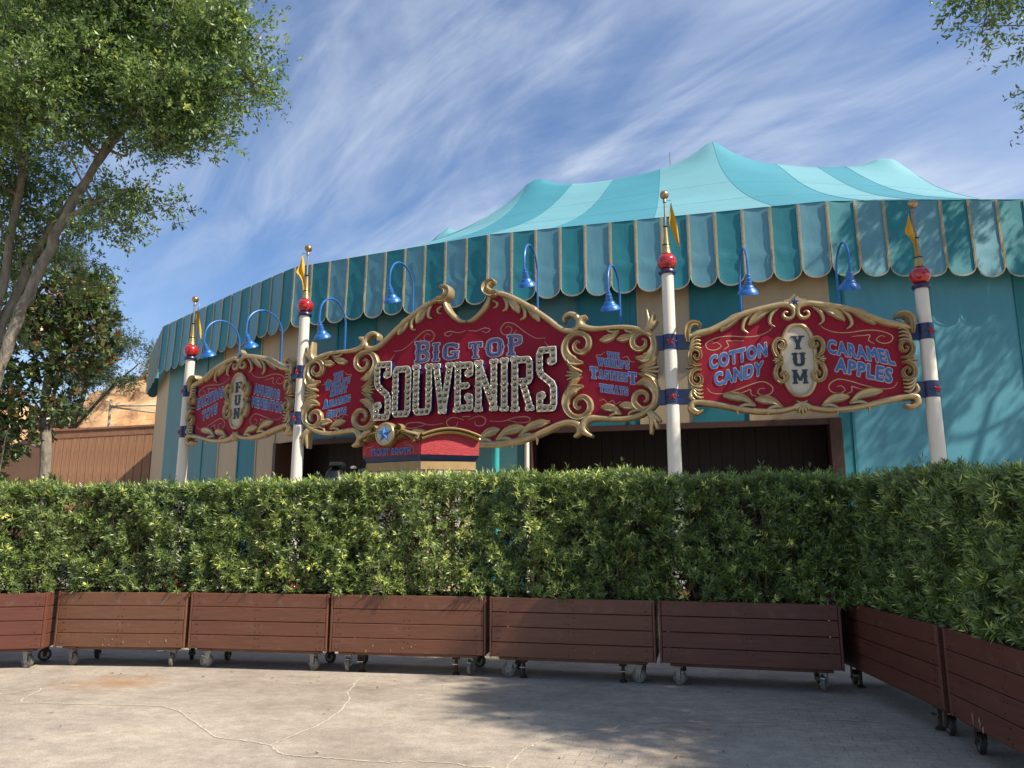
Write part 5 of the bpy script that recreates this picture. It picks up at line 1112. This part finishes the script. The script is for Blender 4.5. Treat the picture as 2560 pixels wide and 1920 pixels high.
# ------------------------------------------------------------------ trees
def tree(name, label, group, limbs, puffs, leafm, barkm, leaf=(.055, .078), lw=.38, twig=(.22, .42), nleaf=14, dens=1.0, seed=0, rosette=False, subs=7, droop=.1, split=0):
    rg = np.random.default_rng(seed); root = limbs[0][0][0]; rt = empty(name, (root[0], root[1], 0), label=label, cat='tree'); 
    if group: rt['group'] = group
    O = np.array([root[0], root[1], 0.])
    lpnts = []
    for li, (pts, rad) in enumerate(limbs):
        P = smooth_path([np.array(p) - O for p in pts], 6); rr = np.interp(np.linspace(0, 1, len(P)), np.linspace(0, 1, len(rad)), rad); rr = rr * (1 + rg.normal(0, .05, len(P)))
        P = [p + rg.normal(0, .012, 3) for p in P]
        MB().tube(P, list(rr), 12).obj('trunk' if li == 0 else 'limb', barkm, rt, ang=80); lpnts += [(p, r) for p, r in zip(P[len(P) // 3:], rr[len(P) // 3:])]
    if split:
        np2 = []
        for (c, r, wgt) in puffs:
            if max(r) < .5: np2.append((c, r, wgt)); continue
            ks = max(3, int(split * max(r) ** 1.2)); 
            for q in range(ks): u = unit(rg.normal(0, 1, 3)); np2.append((tuple(np.array(c) + u * np.array(r) * rg.uniform(.35, .85)), tuple(np.array(r) * rg.uniform(.30, .48)), wgt * 1.0))
        puffs = np2
    LP = np.array([p for p, r in lpnts]); LR = np.array([r for p, r in lpnts]); bmb = MB(); B0 = []; DD = []
    puffs = sorted(puffs, key=lambda q: float(np.min(np.linalg.norm(LP - (np.array(q[0]) - O), axis=1))))
    for (c, r, wgt) in puffs:
        c = np.array(c) - O; r = np.array(r); k = int(np.argmin(np.linalg.norm(LP - c + np.array([0, 0, .4]), axis=1))); s = LP[k]; mid = (s + c) / 2 + rg.normal(0, .10, 3) + np.array([0, 0, -.06]); r0 = max(.008, min(LR[k] * .7, .02 + .035 * max(r)))
        bmb.tube(smooth_path([s, mid, c], 5), list(np.linspace(r0, r0 * .45, 11)), 7)
        ends = [c]; LP = np.vstack([LP, c, mid]); LR = np.append(LR, [r0 * .6, r0 * .8])
        for q in range(subs):
            e = c + unit(rg.normal(0, 1, 3)) * r * rg.uniform(.55, .9); m2 = (c + e) / 2 + rg.normal(0, .06, 3); bmb.tube(smooth_path([c, m2, e], 3), list(np.linspace(r0 * .42, .006, 7)), 5); ends.append(m2); ends.append(e)
        n = int(dens * wgt * 300 * (r[0] * r[1] * r[2]) ** (2 / 3)); u = unit(rg.normal(0, 1, (n, 3))); p = c + u * r * (rg.random(n) ** .42)[:, None]
        B0.append(p); DD.append(unit(u * .75 + rg.normal(0, .55, (n, 3)) + np.array([0, 0, -droop])))
        for q in range(0, n, 7):     # thin twigs back towards the branch ends
            e = min(ends, key=lambda e_: np.linalg.norm(e_ - p[q])); bmb.tube([e, (e + p[q]) / 2 + rg.normal(0, .03, 3), p[q]], [.008, .005, .003], 4, cap=False)
    tag(bmb.obj('branches', barkm, rt), kind='stuff')
    p = np.concatenate(B0); d = np.concatenate(DD); n = len(p); tl = rg.uniform(*twig, n); m = nleaf
    sp = np.repeat(p, m, 0); sd = np.repeat(d, m, 0); al = rg.random(n * m) if not rosette else .85 + .15 * rg.random(n * m)
    bend = np.repeat(unit(rg.normal(0, 1, (n, 3))), m, 0); base = sp + sd * (np.repeat(tl, m) * al)[:, None] + bend * (.05 * al ** 2)[:, None]
    rad = unit(np.cross(sd, rg.normal(0, 1, (n * m, 3)))); an = np.radians((35 + 40 * rg.random(n * m)) if not rosette else (25 + 65 * rg.random(n * m)))
    ld = unit(sd * np.cos(an)[:, None] + rad * np.sin(an)[:, None]); ln = rg.uniform(*leaf, n * m); side = unit(np.cross(ld, rg.normal(0, 1, (n * m, 3)) + np.array([0, 0, 1.4])))
    tw = np.repeat(rg.random(n) ** 1.3, m) * .7 + .3 * rg.random(n * m); tw = np.where(np.repeat(rg.random(n) < .08, m), np.minimum(1, tw + .25), tw * .86)
    if rosette: tw = np.where(rg.random(n * m) < .5 * np.repeat(rg.random(n) < .22, m), .95, np.minimum(tw, .78))
    link('crown', fast_mesh(name + '_crown', leaves(base, ld, side, ln, ln * lw, .12), 4, leafm, tw), rt)
    return rt
tree('oak_tree', 'large live oak leaning in from the left edge with pale trunk and spreading green crown', None,
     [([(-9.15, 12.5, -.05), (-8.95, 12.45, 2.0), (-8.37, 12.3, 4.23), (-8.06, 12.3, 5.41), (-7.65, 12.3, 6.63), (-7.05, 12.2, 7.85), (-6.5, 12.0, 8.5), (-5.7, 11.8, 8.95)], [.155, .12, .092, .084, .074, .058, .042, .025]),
      ([(-9.2, 12.6, .2), (-9.25, 12.8, 3.0), (-8.87, 12.8, 5.56), (-8.74, 12.8, 8.25), (-8.37, 12.6, 9.68), (-7.9, 12.4, 10.6)], [.10, .088, .070, .058, .044, .025]),
      ([(-9.2, 12.8, 3.4), (-8.75, 13.0, 5.6), (-8.45, 13.1, 6.7), (-7.7, 13.1, 8.0), (-6.9, 13.0, 9.2)], [.07, .075, .062, .05, .03]), ([(-7.62, 12.3, 6.70), (-7.0, 12.05, 6.95), (-6.2, 11.9, 7.1)], [.05, .035, .02]),
      ([(-8.74, 12.8, 8.0), (-9.3, 12.6, 9.2), (-9.6, 12.5, 10.4)], [.09, .06, .03])],
     [((-5.75, 11.6, 9.0), (1.15, 1.2, .85), 1.1), ((-4.85, 11.4, 8.62), (.62, .75, .48), 1.2), ((-5.05, 11.5, 9.65), (.62, .8, .45), 1.1), ((-6.8, 11.8, 9.6), (1.4, 1.4, 1.1), 1.0), ((-8.3, 12.0, 9.3), (1.4, 1.4, 1.2), 1.0), ((-7.5, 11.2, 8.35), (.95, .9, .5), 1.1),
      ((-6.25, 11.9, 7.02), (.50, .5, .30), 1.0), ((-6.75, 12.0, 6.65), (.34, .4, .26), 1.0), ((-6.6, 12.2, 10.9), (1.8, 1.7, .9), .9), ((-9.7, 12.3, 8.0), (1.1, 1.1, 1.1), .9), ((-8.75, 13.2, 6.9), (.65, .6, .8), 1.0), ((-7.95, 13.2, 7.3), (.55, .6, .6), 1.0), ((-5.15, 11.5, 8.05), (.55, .6, .28), 1.1), ((-6.2, 11.5, 8.15), (.8, .8, .45), 1.1), ((-4.35, 11.4, 8.75), (.32, .4, .26), 1.2), ((-4.5, 11.4, 9.2), (.42, .5, .3), 1.1),
      ((-10.3, 12.5, 10.4), (1.6, 1.6, 1.3), .7), ((-5.6, 11.9, 10.35), (.8, .9, .45), 1.0), ((-8.2, 12.2, 11.3), (1.5, 1.5, .7), .7), ((-9.4, 13.2, 6.2), (.5, .5, .7), 1.0),
      ((-7.15, 11.3, 8.0), (.7, .6, .42), 1.2), ((-8.3, 11.5, 8.2), (.8, .6, .5), 1.1), ((-9.2, 11.8, 7.6), (.6, .6, .5), 1.0), ((-9.3, 13.7, 7.9), (.9, .6, .8), 1.0), ((-8.3, 13.8, 6.4), (.55, .5, .45), 1.0), ((-9.7, 13.8, 6.6), (.7, .5, .7), 1.0), ((-7.2, 13.4, 7.6), (.6, .6, .5), 1.0), ((-5.6, 11.5, 8.45), (.9, .8, .45), 1.1), ((-4.75, 11.4, 9.95), (.4, .5, .28), 1.1), ((-9.2, 13.9, 5.3), (.5, .4, .5), .9), ((-4.05, 11.4, 8.55), (.20, .25, .16), 1.3), ((-4.0, 11.4, 8.95), (.20, .25, .14), 1.3), ((-4.2, 11.4, 9.6), (.24, .3, .2), 1.2), ((-4.55, 11.4, 10.3), (.3, .3, .2), 1.2), ((-5.6, 11.4, 7.75), (.25, .3, .14), 1.2), ((-4.75, 11.4, 7.85), (.25, .3, .14), 1.2), ((-5.75, 11.9, 6.85), (.25, .25, .14), 1.2), ((-6.3, 11.9, 6.5), (.3, .3, .16), 1.1)],
     'oak_leaf', 'bark_pale', leaf=(.070, .108), lw=.36, twig=(.26, .52), seed=3, dens=1.5, droop=.12, split=8, subs=4)
tree('magnolia_tree', 'magnolia with glossy dark leaves and rusty undersides in front of the fence', None,
     [([(-9.75, 16, -.05), (-9.74, 16, 1.6), (-9.70, 16, 3.0), (-9.84, 16, 4.6), (-9.66, 16, 5.8), (-9.5, 16, 6.8)], [.15, .13, .11, .09, .06, .03]), ([(-9.72, 16, 3.3), (-10.0, 15.9, 4.0), (-10.5, 15.9, 4.6)], [.05, .04, .02]), ([(-9.82, 16, 4.5), (-9.4, 16, 5.3), (-9.0, 16, 5.9)], [.05, .035, .02])],
     [((-9.65, 16, 6.3), (.75, .7, .8), 1), ((-9.05, 16, 6.0), (.42, .5, .5), 1), ((-8.85, 15.9, 5.6), (.3, .4, .25), 1), ((-10.2, 16, 5.5), (.7, .7, .7), 1), ((-10.1, 15.9, 4.35), (.62, .6, .5), 1), ((-9.45, 16, 5.2), (.5, .5, .5), 1), ((-10.5, 15.9, 3.5), (.5, .5, .4), .8), ((-9.6, 16.1, 4.3), (.35, .4, .3), .9), ((-10.9, 16, 4.6), (.6, .6, .7), .9), ((-10.6, 16, 2.9), (.3, .3, .25), .8), ((-9.55, 15.9, 2.55), (.12, .12, .10), 1.5), ((-9.3, 16, 6.75), (.45, .5, .35), 1), ((-10.4, 16.2, 6.6), (.7, .6, .6), .9), ((-9.0, 16.1, 5.35), (.4, .4, .25), 1), ((-10.0, 15.9, 3.6), (.4, .4, .3), .8), ((-11.2, 16, 3.6), (.5, .5, .5), .8)],
     'magnolia_leaf', 'bark_pale', leaf=(.12, .19), lw=.44, twig=(.1, .22), nleaf=11, dens=.85, seed=5, rosette=True, subs=5, droop=-.1)
tree('slender_tree', 'slender pale-barked young tree at the left edge beside the magnolia', None,
     [([(-10.75, 15.4, -.05), (-10.7, 15.4, 2.0), (-10.62, 15.4, 3.6), (-10.75, 15.4, 5.2)], [.14, .12, .10, .06]), ([(-10.35, 15.3, 0), (-10.2, 15.3, 2.2), (-10.1, 15.3, 3.6)], [.03, .025, .012])],
     [((-10.9, 15.4, 5.4), (.6, .6, .5), 1), ((-10.5, 15.3, 3.9), (.4, .4, .35), .8), ((-10.3, 15.2, 3.2), (.25, .25, .2), .8)], 'magnolia_leaf', 'bark_pale', leaf=(.10, .17), twig=(.1, .2), nleaf=9, dens=.6, seed=8, rosette=True, subs=4)
tree('background_oak', 'small-leaved oak behind the magnolia above the fence', None,
     [([(-25.11, 41.85, -0.05), (-24.49, 41.85, 5.32), (-23.25, 41.23, 9.20), (-22.63, 40.61, 12.45), (-22.94, 40.30, 14.93)], [.17, .15, .12, .08, .04]), ([(-24.03, 41.70, 6.87), (-22.01, 41.08, 8.88), (-20.15, 40.46, 10.28)], [.10, .07, .03])],
     [((-22.79, 40.30, 14.15), (1.32, 1.08, 1.16), 1), ((-21.55, 40.30, 11.37), (1.40, 0.96, 0.78), 1), ((-19.76, 40.30, 10.82), (0.85, 0.72, 0.59), 1), ((-22.63, 40.30, 9.82), (2.02, 1.20, 1.16), 1), ((-20.77, 40.30, 9.35), (0.93, 0.72, 0.62), 1), ((-24.49, 40.61, 16.02), (1.40, 1.08, 1.08), 1), ((-25.27, 40.77, 12.45), (1.86, 1.20, 1.55), .8), ((-21.86, 40.30, 13.07), (0.78, 0.72, 0.93), 1), ((-23.56, 40.30, 7.80), (1.55, 0.96, 0.78), .8), ((-19.07, 40.14, 9.82), (0.54, 0.48, 0.70), 1)],
     'oak_leaf_far', 'bark', leaf=(.10, .15), twig=(.35, .65), nleaf=14, dens=.95, seed=9, split=6, subs=4)
tree('shade_oak', 'oak branches hanging into the top right corner', None,
     [([(12.6, 3.4, -.05), (12.4, 3.5, 2.5), (11.9, 3.9, 5.0), (10.9, 4.8, 7.2), (9.2, 6.0, 8.2), (7.6, 7.5, 8.6), (6.4, 8.4, 8.7)], [.34, .29, .24, .17, .11, .06, .025]), ([(11.9, 3.9, 5.0), (12.4, 3.6, 7.0), (12.6, 3.2, 9.0)], [.17, .13, .06])],
     [((9.4, 4.4, 8.6), (2.0, 1.8, 1.1), 1), ((11.6, 5.4, 9.6), (2.3, 2.0, 1.4), 1), ((8.3, 6.4, 8.9), (1.2, 1.2, .8), 1), ((12.5, 2.4, 9.2), (2.2, 2, 1.4), 1), ((10.2, 2.4, 8.4), (1.6, 1.5, 1.0), 1), ((9.0, 1.2, 7.4), (1.5, 1.4, .8), 1), ((10.8, .6, 8.2), (1.8, 1.6, 1.0), 1), ((8.9, 5.6, 7.4), (1.0, 1.0, .6), 1), ((13.6, 5.2, 10.4), (2.0, 2.0, 1.3), .9), ((9.6, -1.2, 7.8), (1.6, 1.5, .9), 1), ((11.4, -1.0, 9.2), (1.8, 1.6, 1.1), 1), ((9.2, 3.6, 10.0), (1.6, 1.5, .9), 1), ((10.0, 6.4, 8.2), (1.3, 1.1, .8), 1), ((8.0, 3.2, 7.6), (1.0, 1.2, .7), 1), ((9.4, 7.4, 9.6), (1.4, 1.2, .9), 1), ((7.3, 7.7, 8.5), (.8, .8, .5), 1),  # puffs behind the camera extend the crown, out of view, to block sky light
      ((6.45, 8.5, 8.40), (.40, .42, .30), 1.9), ((5.78, 8.5, 8.20), (.20, .25, .26), 2.2), ((5.82, 8.5, 7.70), (.09, .15, .14), 2.4), ((6.50, 8.5, 7.50), (.20, .2, .14), 2.0), ((6.55, 8.5, 6.75), (.16, .2, .20), 2.2), ((6.6, 8.5, 6.35), (.12, .2, .09), 2.2)],
     'oak_leaf', 'bark', leaf=(.062, .092), lw=.34, twig=(.25, .45), nleaf=15, dens=2.0, seed=12, split=6, subs=4)
tree('neighbour_oak', 'oak standing right of the tent, shading the blue wall', None,
     [([(17.2, 11.6, -.05), (17.0, 11.7, 3.0), (16.4, 12.0, 6.5), (15.4, 12.4, 9.5), (14.2, 13.0, 12)], [.36, .31, .25, .16, .06]), ([(16.4, 12, 6.5), (17.2, 13.2, 9.5), (17.4, 14, 12)], [.18, .12, .05])],
     [((12.2, 11.6, 11.8), (1.9, 1.7, 1.2), .8), ((14.2, 12.4, 12.6), (2.2, 1.9, 1.5), .8), ((15.6, 10.6, 10.6), (2.0, 1.8, 1.4), .8), ((18, 12.6, 11), (2.2, 1.8, 1.4), .5), ((17, 14.3, 12.2), (2.1, 1.4, 1.5), .42), ((13.7, 15.0, 13.6), (1.6, 1.3, 1.0), .5), ((20, 14, 11.5), (1.8, 1.6, 1.4), .4)],
     'oak_leaf', 'bark', leaf=(.08, .11), twig=(.28, .5), nleaf=14, dens=2.3, seed=13, split=4, subs=4)
tree('sky_block_oak', 'unseen oak added behind the viewer on the right to block sky light', None,  # added out of view to cut the sky light on the right side
     [([(9.8, -4.5, -.05), (9.7, -4.4, 2.5), (9.4, -4.0, 5.0), (8.8, -3.2, 7.5)], [.33, .28, .22, .10]), ([(9.4, -4.0, 5.0), (10.2, -3.0, 7.0), (10.6, -2.2, 8.6)], [.15, .11, .05])],
     [((8.6, -3.2, 8.2), (2.0, 2.0, 1.2), 1), ((10.6, -2.4, 9.0), (2.0, 2.0, 1.3), 1), ((8.2, -5.6, 8.4), (2.2, 2.0, 1.3), 1), ((10.5, -5.8, 9.4), (2.2, 2.0, 1.3), 1), ((7.6, -1.4, 7.4), (1.3, 1.2, .8), 1), ((6.4, -4.4, 7.4), (1.5, 1.5, .9), 1)],
     'oak_leaf', 'bark', leaf=(.10, .14), lw=.42, twig=(.28, .5), nleaf=14, dens=1.2, seed=15, split=5, subs=3)
# grey-green scrub on the rock hill
def scrub(loc, rad, seed, label):
    rg = np.random.default_rng(seed); rt = empty('scrub_bush', loc, label=label, cat='bush', group='grey scrub on the rock hill'); r = np.array(rad); n = 1500; u = unit(rg.normal(0, 1, (n, 3))); u[:, 2] = np.abs(u[:, 2]); p = u * r * (rg.random(n) ** .4)[:, None]; m = 8
    sp = np.repeat(p, m, 0); d = unit(np.repeat(u, m, 0) * .6 + rg.normal(0, .6, (n * m, 3))); side = unit(np.cross(d, rg.normal(0, 1, (n * m, 3)))); ln = rg.uniform(.10, .22, n * m)
    link('foliage', fast_mesh('scrub', leaves(sp, d, side, ln, ln * .3), 4, 'sage_leaf', rg.random(n * m)), rt)
    MB().tube([(0, 0, -.5), (0, .1, r[2] * .5)], [.12, .05], 6).obj('stem', 'bark', rt)
for k, (x, y, r_, lab) in enumerate(((-27.0, 60.0, (2.6, 2, 1.9), 'pale grey-green scrub bush on the hill crest beside the tent edge'), (-30.4, 60.5, (2.3, 2, 1.6), 'pale grey-green scrub bush on the hill crest, further from the tent'), (-32.5, 56.0, (2.4, 1.6, 1.2), 'pale grey scrub bush half way down the rock slope'), (-38.0, 54.0, (2.8, 1.8, 1.6), 'pale grey scrub bush low on the slope behind the magnolia'))):
    scrub((x, y, hill_z(x, y) - .3), r_, 60 + k, lab)
# a few dry leaves on the pavement
leafmat('dry_leaf', (.07, .038, .018), (.20, .12, .05), None, .6, .1)
rg = np.random.default_rng(77); n = 60; pp_ = np.stack([rg.uniform(-5.5, 3.2, n), rg.uniform(5.6, 9.3, n), np.full(n, .008)], 1); pp_[:30, 1] = 9.2 - .17 * (pp_[:30, 0] + 5) + rg.normal(0, .12, 30)
a_ = rg.uniform(0, 6.28, n); d_ = np.stack([np.cos(a_), np.sin(a_), rg.uniform(0, .2, n)], 1); s_ = unit(np.cross(d_, np.tile([0., 0, 1], (n, 1)) + rg.normal(0, .2, (n, 3))))
tag(link('fallen_leaves', fast_mesh('fallen_leaves', leaves(pp_, d_, s_, rg.uniform(.03, .055, n), rg.uniform(.012, .02, n), .15), 4, 'dry_leaf', rg.random(n))), 'small dry leaves scattered on the pavement near the planters', 'leaves', kind='stuff')
